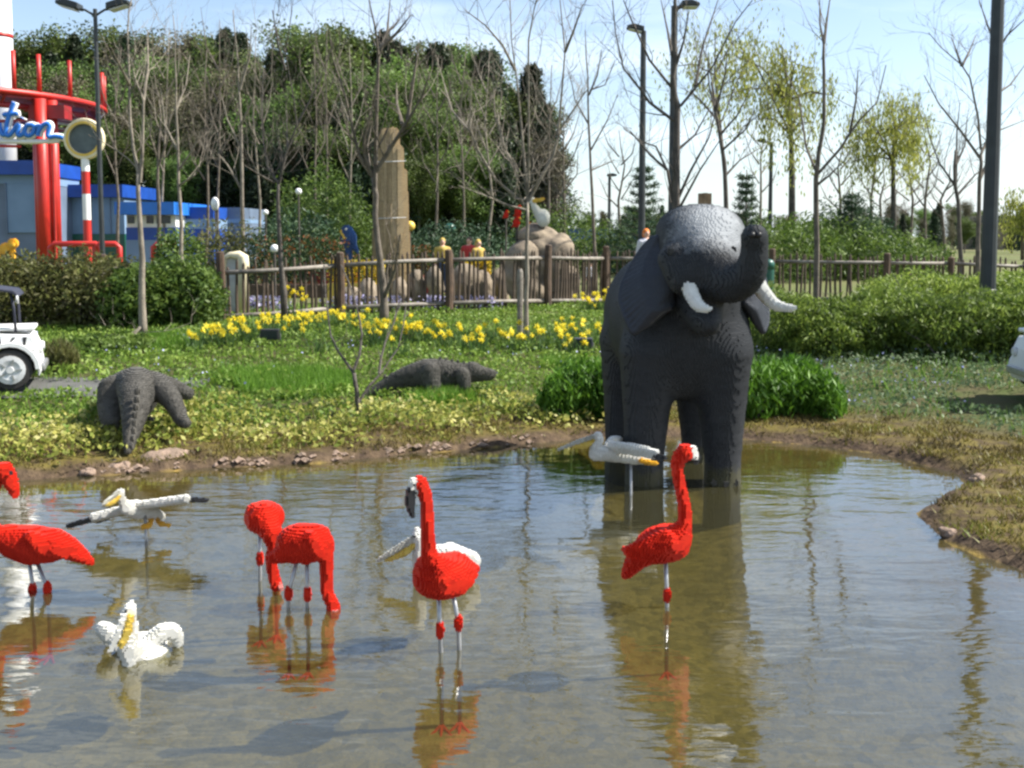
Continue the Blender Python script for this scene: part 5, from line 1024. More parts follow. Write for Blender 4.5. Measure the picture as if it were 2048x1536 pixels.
# ------------------------------------------------------------------ the little striped cars
def make_car(x, y, rz, label):
    """front end towards local +x"""
    g = gz1(x, y)+.03
    r = empty('safari_car', (0, 0, 0), label, 'car', 'zebra striped children cars')
    def arch(cx, rr, n=9): return [(cx+rr*math.cos(math.pi*k/n), .25+rr*math.sin(math.pi*k/n)) for k in range(n+1)]
    prof = [(-.82, .2), (-.84, .42), (-.80, .58), (-.30, .60), (-.24, .50), (.06, .50), (.12, .64), (.26, .70), (.80, .66), (.86, .52), (.90, .22)]
    a1 = arch(.55, .30); a0 = arch(-.48, .30)
    low = [(.86, .14)]+[(q[0], q[1]-.02) for q in a1]+[q for q in [(.24, .14), (-.17, .14)]]+[(q[0], q[1]-.02) for q in a0]+[(-.80, .14)]
    bd = MB().prism(prof+low, 'y', -.36, .36).build('body', M['wpaint'], r); bevel(bd, .03, 3)
    for cx in (.55, -.48):
        for sy in (-1, 1):
            wh = MB().lathe([(.17, -.075), (.235, -.07), (.25, -.05), (.25, .05), (.235, .07), (.17, .075)], (cx, sy*.35, .25), 24, 'y').build('wheel', M['rubber'], r, smooth=False)
            hb = MB().lathe([(.175, -.02), (.175, .02), (.12, .028), (.045, .014), (.04, .04)] if sy > 0 else [(.04, -.04), (.045, -.014), (.12, -.028), (.175, -.02), (.175, .02)], (cx, sy*.425, .25), 20, 'y'); hb.build('hub', M['hub'], wh)
            for k in range(5):
                a = k*1.2566; MB().box((cx+.10*math.cos(a), sy*.452, .25+.10*math.sin(a)), (.07, .012, .02), 0, -a).build('spoke', M['rod'], wh)
            fl = MB()
            ar = [(cx+.285*math.cos(math.pi*k/10), .25+.285*math.sin(math.pi*k/10)) for k in range(11)]; ao = [(cx+.335*math.cos(math.pi*k/10), .25+.335*math.sin(math.pi*k/10)) for k in range(11)][::-1]
            fl.prism(ar+ao, 'y', sy*.36, sy*.44).build('fender', M['wpaint'], r)
    for sy in (-1, 1):
        for (x0, z0, x1, z1, w0) in ((.30, .62, .33, .50, .035), (.42, .66, .46, .52, .04), (.60, .64, .54, .56, .035), (.72, .64, .70, .46, .045), (.80, .48, .78, .32, .03), (.20, .5, .23, .36, .03), (-.2, .46, -.12, .30, .04), (.04, .46, -.02, .26, .04), (-.66, .56, -.62, .40, .04), (-.34, .58, -.36, .5, .035), (-.74, .4, -.76, .25, .03)):
            MB().prism([(x0-w0/2, z0), (x0+w0/2, z0), (x1+w0/6, z1), (x1-w0/6, z1)], 'y', sy*.361, sy*.366).build('stripe', M['black'], r)
    MB().prism([(.20, .70), (.24, .72), (.10, .98), (.07, .97)], 'y', -.33, .33).build('windscreen_panel', M['wpaint'], r)
    bevel(MB().box((.58, 0, .742), (.5, .6, .045)).build('bonnet_tray', M['wpaint'], r), .015)
    for sx in (.34, .76):
        for sy in (-.24, .24): MB().box((sx, sy, .70), (.03, .03, .06)).build('tray_foot', M['rod'], r)
    for (xx, zz) in ((-.62, .30), (.40, .33)): pass
    for px_ in (-.70, .62):
        for sy in (-.33, .33): MB().tube([(px_, sy, .58 if px_ < 0 else .70), (px_*.98, sy, 1.0), (px_*.92, sy*.96, 1.22)], .017, 7).build('roof_post', M['navy'], r, smooth=True)
    rf = MB().prism([(-.78, 1.16), (-.74, 1.23), (-.3, 1.27), (.3, 1.27), (.62, 1.22), (.68, 1.15), (.66, 1.13), (.58, 1.19), (.3, 1.235), (-.3, 1.235), (-.70, 1.19), (-.75, 1.14)], 'y', -.40, .40).build('roof', M['navy'], r); bevel(rf, .012)
    bevel(MB().box((-.22, 0, .60), (.36, .62, .10)).build('seat', M['seat'], r), .03); bevel(MB().box((-.42, 0, .80), (.10, .62, .34), 0, -.12).build('seat_back', M['seat'], r), .03)
    MB().tube([(.14, -.1, .66), (.02, -.12, .78)], .012, 6).build('steering_column', M['rod'], r)
    sw = MB(); sw.tube([(.02+.05*math.sin(a)*.5, -.12+.13*math.cos(a), .78+.13*math.sin(a)*.8) for a in np.linspace(0, 6.283, 17)], .013, 6, cap=False); sw.build('steering_wheel', M['rubber'], r)
    bevel(MB().box((.905, 0, .26), (.07, .70, .09)).build('bumper', M['rod'], r), .02); bevel(MB().box((-.86, 0, .26), (.06, .66, .08)).build('bumper', M['rod'], r), .02)
    for sy in (-.24, .24):
        hl = MB().lathe([(.055, 0), (.06, .03), (.045, .05)], (.855, sy, .48), 14, 'x').build('headlight', M['hub'], r)
    mrr = MB().tube([(.62, -.36, 1.08), (.66, -.42, 1.10)], .010, 5).build('mirror_arm', M['rod'], r); MB().lathe([(.05, -.01), (.05, .01)], (.66, -.43, 1.11), 12, 'x').build('mirror', M['hub'], r)
    r.location = (x, y, g); r.rotation_euler.z = rz; return r
cx_, cy_ = P(95, 790, 12.95)[0]-.93, 12.95
make_car(cx_-.08, cy_-.02, 0.36, 'white zebra striped children car with dark roof at the left edge')
rp = P(2022, 775, 12.3); make_car(rp[0]+1.06, 12.35, math.pi-.10, 'white zebra striped children car mostly hidden at the right edge')

# small ground spotlights
def spot(label, px, py, m):
    c = GP(px, py); r = empty('ground_spotlight', tuple(c), label, 'spotlight'); c = np.array(c)
    bevel(MB().box(c+[0, 0, .17], (.29, .16, .17)).build('housing', M[m], r), .015); MB().box(c+[0, -.083, .17], (.23, .006, .12)).build('lens', M['dark'], r)
    MB().tube([c+[-.16, 0, .03], c+[-.16, 0, .18]], .01, 6).build('bracket', M['rod'], r); MB().tube([c+[.16, 0, .03], c+[.16, 0, .18]], .01, 6).build('bracket', M['rod'], r); MB().box(c+[0, 0, .02], (.36, .1, .04)).build('foot', M['black'], r)
spot('black box spotlight in the grass before the daffodils', 541, 690, 'black'); spot('dark spotlight in the grass just left of the elephant', 1166, 708, 'navy')

# ------------------------------------------------------------------ lamp posts
def lamp_post(label, px, base, d_, top, r0, heads, m='lamp'):
    t = P(px, top, d_); g = gz1(t[0], t[1]); r = empty('lamp_post', (t[0], t[1], g), label, 'lamp post', 'park lamp posts'); b = np.array([t[0], t[1], g])
    H = t[2]-g; MB().tube([b-[0, 0, .1], b+[0, 0, .8], b+[0, 0, .82], b+[0, 0, H]], [r0*1.25, r0*1.2, r0, r0*.75], 12).build('pole', M[m], r, smooth=False)
    MB().lathe([(r0*2, 0), (r0*2, .03), (r0*1.4, .06)], b, 12).build('base_plate', M[m], r)
    for (ax, ay, hw, hl, droop) in heads:
        tip = b+np.array([ax, ay, H+.02]); 
        if abs(ax)+abs(ay) > .01: MB().tube([b+[0, 0, H-.15], b+[ax*.5, ay*.5, H-.02], tip], r0*.45, 8).build('arm', M[m], r, smooth=True)
        hd = MB(); sx = 1 if ax >= 0 else -1
        hd.prism([(tip[0]-sx*hl*.25, tip[2]-.05), (tip[0]+sx*hl*.75, tip[2]+droop-.03), (tip[0]+sx*hl*.75, tip[2]+droop+.05), (tip[0]+sx*hl*.3, tip[2]+.13+droop*.5), (tip[0]-sx*hl*.25, tip[2]+.09)], 'y', tip[1]-hw/2, tip[1]+hw/2)
        h_ = hd.build('lamp_head', M[m], r); bevel(h_, .02); MB().prism([(tip[0]-sx*hl*.1, tip[2]-.047), (tip[0]+sx*hl*.65, tip[2]+droop-.04), (tip[0]+sx*hl*.65, tip[2]+droop-.06), (tip[0]-sx*hl*.1, tip[2]-.075)], 'y', tip[1]-hw*.4, tip[1]+hw*.4).build('lens', M['hub'], h_)
    return r
lamp_post('dark lamp post with two heads at the far left', 190, 500, 24, 18, .06, [(-.45, 0, .35, .5, .1), (.42, 0, .35, .5, .1)])
lamp_post('slim dark lamp post with one head pointing left, left of the elephant', 1287, 500, 32, 62, .11, [(-.12, 0, .4, .5, .08)])
lamp_post('lamp post whose head shows at the top above the elephant', 1349, 470, 30, 12, .12, [(.3, 0, .5, .5, -.02)])
lamp_post('small far lamp post with flat top left of the young pine', 1219, 500, 60, 352, .10, [(0, 0, .3, .55, .02)])
lamp_post('far lamp post with curved head right of the elephant trunk', 1543, 500, 46, 284, .10, [(-.35, 0, .25, .35, .04)])
lamp_post('thick dark lamp post filling the right side of the view', 2000, 560, 17.2, -110, .125, [(.4, 0, .4, .6, .05)])

# ------------------------------------------------------------------ things behind the fence
pl = empty('stone_pillar', base_of(P(785, 520, 32)), 'tall ridged tan pillar of bricks rising behind the fence', 'pillar')
pr = []
for (px, top, rr, dd) in ((760, 285, .16, 0), (772, 270, .20, -.05), (786, 268, .20, -.12), (797, 300, .15, -.16), (806, 345, .12, -.1), (778, 300, .2, .2)):
    a = P(px, top, 32+dd); b = P(px+(px-780)*.25, 505, 32+dd); b[2] = gz1(b[0], b[1])-.1; pr += [cap(a, b, rr, rr*1.25)]
vox('shaft', pr, .035, M['tan'], pl, k=.02, aspect=1.2, yaw=.3)
for yy in (322, 435): MB().tube([P(750, yy+2, 31.72), P(785, yy+1, 31.52), P(812, yy, 31.7)], .012, 6).build('cord', M['hub'], pl)
rk_ = empty('boulder', base_of(P(1080, 560, 25.5)), 'big tan rock behind the fence with white pelican on top', 'rock')
vox('stone', [ell(P(1085, 540, 25.5), (.62, .55, 1.02)), ell(P(1108, 520, 25.3), (.36, .4, .62), 0, 0, .3), ell(P(1055, 560, 25.2), (.50, .45, .85)), ell(P(1125, 580, 25.4), (.30, .45, .7)), ell(P(1075, 470, 25.5), (.4, .4, .18))], .06, M['sand'], rk_, k=.03, smooth=True, rough=.07)
pe = empty('pelican_sculpture', tuple(P(1085, 455, 25.4)), 'small white pelican figure perched on the tan rock with beak up', 'pelican')
vox('body', [ell(P(1086, 436, 25.3), (.17, .2, .22), 0, .3)]+pchain([(1078, 428, 25.25, .12), (1068, 412, 25.2, .07), (1065, 400, 25.2, .075)]), .018, M['white'], pe, k=.05)
vox('beak', pchain([(1068, 402, 25.15, .05), (1078, 400, 25.1, .045), (1087, 398, 25.05, .03)]), .014, M['yellow'], pe, k=.01)
for i, (px, py, s_) in enumerate(((1012, 430, .09), (1036, 424, .12), (1033, 445, .12), (1056, 452, .07))):
    q = P(px, py, 25.6 if i else 26.5); r = empty('parrot_figure', tuple(q-[0, 0, s_]), ['small red bird figure left of the tan rock', 'upper red bird figure on the tan rock', 'lower red bird figure on the tan rock', 'tiny red bird figure at the feet of the perched pelican'][i], 'bird figure')
    vox('body', [ell(q, (s_*.7, s_*.8, s_)), ell(q+[s_*.3, -s_*.2, s_*.9], (s_*.5,)*3), cap(q, q+[-s_*.9, 0, -s_*.9], s_*.35, s_*.1)], .016, M['red'], r, k=.03); vox('beak', [cap(q+[s_*.6, -s_*.4, s_*.9], q+[s_*1.0, -s_*.5, s_*.7], s_*.25, s_*.1)], .012, M['yellow'], r, k=0)
    MB().tube([q-[0, 0, s_*.8], [q[0], q[1], gz1(q[0], q[1])]], .02, 6).build('perch', M['bark_dark'], r)
for i, (px, y0, y1, wpx, d_) in enumerate(((700, 575, 640, 40, 24.0), (735, 560, 640, 22, 24.2), (800, 555, 630, 26, 25), (835, 548, 625, 30, 25.2), (870, 540, 622, 26, 25.0), (930, 535, 618, 50, 26), (965, 550, 615, 36, 26.2), (1000, 540, 612, 30, 27))):
    q = P(px, (y0+y1)/2, d_); hw = wpx/2*d_/F; t = P(px, y0, d_)[2]; g = gz1(q[0], q[1]); o = vox('rock_slab', [ell((q[0], q[1], (t+g)/2), (hw*1.05, .25, (t-g)*.55)), cap((q[0]-hw*.5, q[1], g), (q[0]-hw*.4, q[1], t-hw), hw*.7, hw*.6), cap((q[0]+hw*.4, q[1]+.1, g), (q[0]+hw*.3, q[1], t-hw*1.3), hw*.7, hw*.6)], .05, M['sand'], None, k=.02, smooth=True, rough=.045)
    rebase(o, (q[0], q[1], g)); tag(o, ['pale grey rock slab low behind the fence, leftmost', 'narrow tan rock slab behind the fence left of the forked tree', 'tan rock slab right of the forked tree behind the pales', 'tan rock slab in the middle of the rock row', 'tall tan rock slab just left of a fence post', 'wide tan rock slab behind the middle fence post', 'low tan rock slab behind the pales', 'narrow tan slab beside the big tan rock'][i], 'rock', 'rock slabs behind the fence')
ar = empty('cream_arch', base_of(P(472, 640, 21.5)), 'cream painted rounded arch frame behind the left fence end', 'arch')
d_ = 21.5; yb = gz1(*P(472, 640, d_)[:2])
MB().tube([P(448, 700, d_)*[1, 1, 0]+[0, 0, yb], P(448, 530, d_), P(450, 515, d_), P(460, 510, d_), P(478, 510, d_), P(486, 516, d_), P(487, 530, d_), P(487, 700, d_)*[1, 1, 0]+[0, 0, yb]], [.05, .05, .05, .06, .09, .12, .12, .12], 10).build('frame', M['cream'], ar, smooth=True)
MB().box(P(466, 575, d_+.1), (.3, .04, 1.3)).build('panel', M['hub'], ar)

# people half hidden behind the fence
def person(px, d_, top, label, shirt, hair, facing=0, pants='denim', H=1.6):
    t = P(px, top, d_); g = gz1(t[0], t[1]); H = max(t[2]-g, .9); s_ = H/1.7; r = empty('person', (t[0], t[1], g), label, 'person'); o0 = np.array([t[0], t[1], g])
    R = np.array(Matrix.Rotation(facing, 3, 'Z')); W = lambda x, y, z: o0+R @ np.array([x, y, z])*s_
    b = [ell(W(0, 0, 1.585), np.array([.075, .095, .115])*s_), cap(W(0, .01, 1.42), W(0, 0, 1.52), .05*s_, .045*s_), ell(W(0, -.095, 1.575), np.array([.014, .02, .02])*s_), ell(W(.078, .01, 1.58), np.array([.014, .02, .03])*s_), ell(W(-.078, .01, 1.58), np.array([.014, .02, .03])*s_)]
    b += [cap(W(0, 0, 1.0), W(0, 0, 1.35), .12*s_, .14*s_), cap(W(-.13, 0, 1.38), W(.13, 0, 1.38), .06*s_)]
    for sx in (-1, 1):
        b += chain([W(sx*.18, 0, 1.36), W(sx*.23, .02, 1.1), W(sx*.22, -.08, .87)], [.05*s_, .042*s_, .03*s_])
        b += [ell(W(sx*.22, -.10, .82), np.array([.024, .04, .045])*s_)]
        for f in range(4): b += [cap(W(sx*.22, -.13+.018*f, .80), W(sx*.215, -.135+.018*f, .735+.008*abs(f-1.5)), .0095*s_)]
        b += [cap(W(sx*.215, -.135, .84), W(sx*.19, -.16, .79), .011*s_)]
        b += chain([W(sx*.09, 0, .92), W(sx*.10, -.01, .5), W(sx*.10, .02, .08)], [.09*s_, .06*s_, .04*s_])+[cap(W(sx*.10, .02, .05), W(sx*.11, -.15, .035), .045*s_, .035*s_)]
    vox('body', b, .02, M['skin'], r, k=.02, smooth=True)
    sh = [cap(W(0, 0, .98), W(0, 0, 1.33), .145*s_, .155*s_), cap(W(-.14, 0, 1.37), W(.14, 0, 1.37), .078*s_)]
    for sx in (-1, 1): sh += chain([W(sx*.18, 0, 1.36), W(sx*.23, .02, 1.1), W(sx*.225, -.04, .98)], [.07*s_, .058*s_, .05*s_])
    vox('shirt', sh, .028, M[shirt], r, k=.05, smooth=True)
    tr = [cap(W(-.06, 0, .93), W(.06, 0, .93), .135*s_)]
    for sx in (-1, 1): tr += chain([W(sx*.09, 0, .9), W(sx*.10, -.01, .5), W(sx*.10, .02, .12)], [.105*s_, .08*s_, .065*s_])
    vox('trousers', tr, .028, M[pants], r, k=.04, smooth=True)
    vox('hair', [ell(W(0, .02, 1.615), np.array([.088, .105, .10])*s_), ell(W(0, .05, 1.56), np.array([.08, .08, .10])*s_)], .014, M[hair], r, k=.02, smooth=True)
    for sx in (-1, 1): vox('eye', [ell(W(sx*.03, -.088, 1.59), np.array([.011, .009, .008])*s_)], .004, M['black'], r, k=0, smooth=True)
    return r
M['orangehat'] = mat('orange cap cloth', (.72, .20, .03), .8, (.6, .16, .02), 20); M['whites'] = mat('pale cloth', (.62, .62, .66), .85, (.52, .52, .56), 20); M['yjack'] = mat('yellow jacket cloth', (.45, .32, .07), .8, (.34, .24, .05), 20); M['brownhair'] = mat('brown hair', (.09, .055, .03), .7, (.06, .04, .02), 40); M['redj'] = mat('red jacket', (.4, .03, .03), .8)
person(1293, 28.5, 458, 'person in orange cap and pale shirt half hidden by the elephant', 'whites', 'orangehat', .4)
person(885, 29, 476, 'person in yellow jacket and yellow hat behind the fence, left one', 'yjack', 'yjack', .2)
person(938, 29.5, 474, 'person with brown hair and red top between the yellow figures', 'redj', 'brownhair', -.4)
person(957, 28.5, 479, 'person in yellow jacket beside the one with brown hair', 'yjack', 'yjack', .8)
person(1180, 29.0, 545, 'child in white top low behind the lit fence rail', 'whites', 'brownhair', .1)

# parrot sculpture, yellow disc, globes, planters
M['dblue'] = brickmat('dark blue bricks', (.010, .05, .17)); q = P(697, 476, 29); pb = empty('parrot_sculpture', (q[0], q[1], gz1(q[0], q[1])), 'large blue bird sculpture with yellow beak behind the fence', 'bird sculpture')
vox('body', [ell(q, (.22, .2, .25)), cap(q+[.08, 0, -.12], q+[.25, 0, -.4], .12, .04), ell(q+[-.03, -.08, .2], (.16, .15, .15)), cap(q+[0, 0, -.2], q+[0, .0, -1.2], .10, .08)], .03, M['dblue'], pb, k=.06); vox('beak', [cap(q+[-.16, -.14, .18], q+[-.08, -.2, -.02], .05, .03)], .02, M['yellow'], pb, k=0); vox('eye', [ell(q+[-.03, -.22, .24], (.03,)*3)], .015, M['white'], pb, k=0)
def globe(label, px, py, d_, r_, m, long=1.0):
    q = P(px, py, d_); g = gz1(q[0], q[1]); r = empty('globe_lamp', (q[0], q[1], g), label, 'lamp', 'small globe lamps behind the fence')
    MB().lathe([(r_*math.sin(a)+.002, -r_*long*math.cos(a)) for a in np.linspace(0.05, 3.09, 9)], q, 14).build('globe', M[m], r, smooth=True); MB().tube([(q[0], q[1], g-.05), q-[0, 0, r_*.8]], .025, 6).build('stem', M['bark_dark'], r)
globe('long white globe lamp beside the blue wall', 430, 408, 34, .13, 'wpaint', 1.7); globe('white globe just above the fence rail beside the dark trunk', 549, 497, 23, .09, 'wpaint'); globe('highest small white globe in the green shrub', 597, 383, 29, .09, 'wpaint'); globe('small white globe left of the dark bare trunk', 531, 425, 29, .08, 'wpaint'); globe('yellow ball right of the tall tan pillar', 820, 452, 33, .16, 'ypaint'); globe('green ball above the person in yellow hat', 900, 458, 36, .2, 'green')
def planter(label, px, top, d_, w_, h_, m, leaf, n=900):
    q = P(px, top, d_); g = gz1(q[0], q[1]); r = empty('flower_planter', (q[0], q[1], g), label, 'planter'); c = np.array([q[0], q[1], g])
    bevel(MB().box(c+[0, 0, h_/2], (w_, .5, h_)).build('box', M[m], r), .02)
    pts = c+np.stack([rng.uniform(-w_/2, w_/2, n), rng.uniform(-.25, .25, n), h_+rng.random(n)*max(q[2]-g-h_, .15)], 1); V, Fq = leaf_quads(pts, .09, .6, .2); obj('flowers', mesh_np('flowers', V, Fq, leaf, attr=rng.random(n)), r)['kind'] = 'stuff'
M['orangefl'] = leafmat('orange red blossoms', [(.04, .06, .02), (.05, .08, .02), (.22, .06, .02), (.07, .10, .03)]); M['yfl'] = leafmat('yellow blossoms mixed', [(.07, .1, .02), (.55, .38, .02), (.62, .45, .04)]); M['mauve'] = leafmat('mauve blossoms', [(.08, .10, .06), (.30, .28, .5), (.5, .46, .6)])
planter('long dark red planter with orange blossoms behind the fence', 600, 470, 28, 2.6, .35, 'wood', M['orangefl']); planter('red planter with leaves beside the blue bird sculpture', 665, 480, 29.5, 1.3, .6, 'dred', M['orangefl'], 500); planter('yellow flower box seen through the fence pales', 715, 520, 25.5, 1.4, .5, 'ypaint', M['yfl']); planter('yellow flowering planter behind the middle pales', 955, 520, 27.5, .7, .6, 'ypaint', M['yfl']); planter('pink red box right of the pillar behind the fence', 842, 490, 30, .55, .5, 'dred', M['orangefl'], 500)
for i, (px, py) in enumerate(((470, 625), (505, 622), (540, 618), (780, 628), (880, 625), (700, 600), (960, 610))):
    c = P(px, py, 22.6); c[2] = gz1(c[0], c[1]); r = empty('flower_clump', tuple(c), ['low mauve flower clump behind the cream arch', 'low mauve flower clump right of the cream arch', 'low mauve flower clump left of the dark trunk', 'low mauve flower clump behind the forked tree', 'low mauve flower clump behind the middle post', 'low mauve flower clump among the leftmost rock slabs', 'low mauve flower clump left of the tan rock'][i], 'flower', 'mauve flower clumps behind the fence'); n = 260
    pts = c+np.stack([rng.normal(size=n)*.22, rng.normal(size=n)*.15, rng.random(n)*.35], 1); V, Fq = leaf_quads(pts, .08, .7, .2); obj('flowers', mesh_np('flowers', V, Fq, M['mauve'], attr=rng.random(n)), r)['kind'] = 'stuff'
# tree stake, green bin, brown post
c = P(1040, 650, 17.3); g = gz1(c[0], c[1]); o = MB().tube([(c[0], c[1], g-.1), (c[0], c[1], g+1.15), (c[0], c[1], g+1.2)], [.05, .048, .03], 8).build('tree_stake', M['rail']); rebase(o, (c[0], c[1], g)); tag(o, 'grey round stake beside the pale slender tree', 'stake')
c = P(1535, 600, 24); g = gz1(c[0], c[1]); r = empty('litter_bin', (c[0], c[1], g), 'dark green round bin behind the elephant trunk', 'bin'); zt = P(1535, 520, 24)[2]; MB().lathe([(.13, 0), (.14, .05), (.14, zt-g-.22), (.15, zt-g-.2)], (c[0], c[1], g), 16).build('drum', M['green'], r); MB().lathe([(.15, zt-g-.2), (.14, zt-g-.06), (.10, zt-g), (.03, zt-g+.02)], (c[0], c[1], g), 16).build('lid', M['green'], r, smooth=True)
M['tanwood'] = mat('tan timber', (.30, .20, .12), .8, (.2, .13, .08), 6); c = P(1410, 386, 27); g = gz1(c[0], c[1]); r = empty('timber_post', (c[0], c[1], g), 'square brown timber post top above the elephant head', 'post')
for j in (-1, 0, 1): MB().box((c[0]+j*.105, c[1]+.02*j*j, (g+c[2])/2), (.1, .22, c[2]-g-.02*abs(j))).build('plank', M['tanwood'], r)

# ------------------------------------------------------------------ rides and kiosks on the far left
tw = empty('ride_tower', base_of(P(11, 520, 64)), 'tall white round tower with red band cut by the left edge', 'tower'); c = P(11, 520, 64); g = gz1(c[0], c[1]); R_ = 28*64/F
MB().lathe([(R_, g), (R_, 24)], (c[0], c[1], 0), 40).build('shaft', M['wpaint'], tw, smooth=True); zb = P(0, 72, 64)[2]; MB().lathe([(R_*1.02, zb-.12), (R_*1.02, zb+.12)], (c[0], c[1], 0), 40).build('band', M['redp'], tw, smooth=True)
rd = empty('red_ride', (-27.7, 50.8, gz1(-27.7, 50.8)), 'red circular ride deck on twin red columns at the left', 'ride'); zd = 8.4; cc = np.array([-27.7, 50.8, 0]); rr = 7.7
an = np.linspace(-2.6, 2.0, 60); MB().tube([cc+[rr*math.cos(a), rr*math.sin(a), zd] for a in an], .13, 10).build('rim_rail', M['redp'], rd, smooth=True)
MB().tube([cc+[(rr-.5)*math.cos(a), (rr-.5)*math.sin(a), zd-.55] for a in an], .13, 8).build('lower_rail', M['dred'], rd, smooth=True)
dk = MB(); 
for i in range(len(an)-1):
    for (ra, rb, za, zb_) in ((rr-.1, rr-2.2, zd-.1, zd-.25),):
        b = len(dk.V)
        for a in (an[i], an[i+1]):
            for (q, z) in ((ra, za), (rb, za), (rb, zb_), (ra, zb_)): dk.V.append(cc+[q*math.cos(a), q*math.sin(a), z])
        for f in ((0, 1, 5, 4), (1, 2, 6, 5), (2, 3, 7, 6), (3, 0, 4, 7)): dk.F.append([b+k for k in f])
dk.build('deck', M['dred'], rd)
for a in np.arange(-2.4, 1.9, .34): MB().tube([cc+[rr*math.cos(a), rr*math.sin(a), zd-.1], cc+[(rr-.5)*math.cos(a), (rr-.5)*math.sin(a), zd-.55], cc+[(rr-2)*math.cos(a), (rr-2)*math.sin(a), zd-.5]], .07, 6).build('brace', M['hub'] if a > .1 else M['dred'], rd)
for px, top, b_ in ((38, 112, 186), (97, 124, 196), (147, 134, 206), (214, 158, 222), (235, 170, 245)):
    # uprights standing on the rim where the line of sight meets it
    u = (px-CX)/F; best = min(an, key=lambda a: abs((cc[0]+rr*math.cos(a))/(cc[1]+rr*math.sin(a))-u)+(0 if (px < 200) == (a < .1) else .05)); q = cc+[rr*math.cos(best), rr*math.sin(best), zd]
    MB().tube([q, q+[0, 0, 1.75]], .10, 8).build('upright', M['redp'], rd, smooth=True)
for px, d_, rad in ((90, 47, .26), (113, 47.6, .24), (84, 49, .24)):
    c = P(px, 500, d_); g = gz1(c[0], c[1]); MB().tube([(c[0], c[1], g-.1), (c[0], c[1], 4), (c[0], c[1], zd-.2)], rad, 16).build('column', M['redp'], rd, smooth=True)
c = P(100, 215, 47.5); MB().box((c[0], c[1], zd-.75), (1.6, .8, .6)).build('column_head', M['dred'], rd)
# lettering sign
sg = empty('lettering_sign', base_of(P(60, 500, 44)), 'blue and white script lettering sign under the red deck', 'sign')
def Zm(pts): return [P(x/4.04, 130+y/4.04, 44) for x, y in pts]
strokes = [[(118, 300), (95, 360), (72, 430), (54, 510), (52, 560), (78, 572), (108, 540), (132, 500), (160, 478)], [(30, 405), (90, 398), (150, 392)],
           [(160, 478), (150, 530), (150, 566), (175, 570), (205, 540)], [(262, 485), (225, 490), (205, 525), (212, 565), (245, 572), (275, 545), (280, 505), (262, 485), (290, 500), (315, 490)],
           [(330, 480), (318, 530), (308, 575)], [(312, 550), (345, 495), (385, 474), (405, 490), (395, 530), (390, 565), (410, 585), (450, 578), (515, 588)], [(0, 470), (20, 560), (52, 560)]]
def spl(p):
    p = [np.array(q, float) for q in p]; o = []
    for i in range(len(p)-1):
        a, b, c, e = p[max(i-1, 0)], p[i], p[i+1], p[min(i+2, len(p)-1)]
        for t in np.linspace(0, 1, 5)[:-1]: o.append(.5*(2*b+(c-a)*t+(2*a-5*b+4*c-e)*t*t+(3*b-a-3*c+e)*t**3))
    return o+[p[-1]]
for s_ in strokes+[[(185, 425), (182, 432)]]:
    q = Zm(spl(s_)); MB().tube([p+[0, .08, 0] for p in q], .155, 8).build('outline', M['wpaint'], sg, smooth=True); MB().tube([p-[0, .06, 0] for p in q], .09, 8).build('letter_stroke', M['bblue'], sg, smooth=True)
MB().tube([p+[0, .1, 0] for p in Zm([(-60, 615), (250, 618), (470, 612)])], .10, 8).build('base_bar', M['wpaint'], sg, smooth=True); MB().tube([p+[0, .15, 0] for p in Zm([(-60, 650), (150, 655)])], .06, 8).build('support_bar', M['redp'], sg, smooth=True)
for px in (-20, 105): c = P(px, 290, 44.3); MB().tube([(c[0], c[1], gz1(c[0], c[1])), c], .05, 6).build('support_post', M['redp'], sg)
# round sign on a striped pole
c = P(169, 278, 42); g = gz1(c[0], c[1]); rs = empty('round_sign', (c[0], c[1], g), 'round sign with yellow rim on red and white striped pole', 'sign'); s_ = 42/F
MB().lathe([(29*s_, -.06), (30*s_, -.14), (39*s_, -.14), (41*s_, 0), (39*s_, .14), (29*s_, .14)], c, 36, 'y', cap=False).build('rim', M['cream'], rs, smooth=False); MB().lathe([(34*s_, -.165), (34.2*s_, -.15), (30*s_, -.15), (29.5*s_, -.165)], c, 36, 'y', cap=False).build('rim_band', M['ypaint'], rs)
MB().lathe([(29.5*s_, -.02), (29.5*s_, .1)], c, 36, 'y').build('face', M['face'], rs)
zz = [P(169, y, 42)[2] for y in (318, 343, 388, 440, 490)]+[g]
for i in range(5): MB().lathe([(.155, zz[i+1]+.002), (.155, zz[i]-.002)], (c[0], c[1], 0), 14).build('pole_section', M['wpaint' if i in (0, 2) else 'redp'], rs, smooth=False)
# kiosks
def kiosk(label, x0, x1, d_, rows, dep=5):
    a = P(x0, 480, d_); b = P(x1, 480, d_); g = gz1(a[0], a[1]); r = empty('park_kiosk', ((a[0]+b[0])/2, d_, g), label, 'building', 'blue park buildings')
    for nm, y0, y1, m, dz in rows:
        zt = P(x0, y0, d_)[2]; zb_ = g-.05 if y1 is None else P(x0, y1, d_)[2]+.004
        MB().box(((a[0]+b[0])/2, d_+dep/2-dz/2, (zt+zb_)/2), (b[0]-a[0]+dz*.5, dep+dz, zt-zb_)).build(nm, M[m], r)
    return r
k1 = kiosk('grey blue pavilion with deep blue roof band at the far left', -120, 84, 56, [('roof_band', 322, 350, 'blue', .5), ('wall_band', 350, 368, 'lblue', .1), ('wall', 368, None, 'gblue', 0)])
q0 = P(12, 368, 55.95); q1 = P(78, 465, 55.95); MB().box(((q0[0]+q1[0])/2, 55.93, (q0[2]+q1[2])/2), (q1[0]-q0[0], .08, q0[2]-q1[2])).build('shutter', M['lblue'], k1)
for xx in (q0[0], q1[0]): MB().box((xx, 55.88, (q0[2]+q1[2])/2), (.08, .12, q0[2]-q1[2]+.1)).build('shutter_frame', M['gblue'], k1)
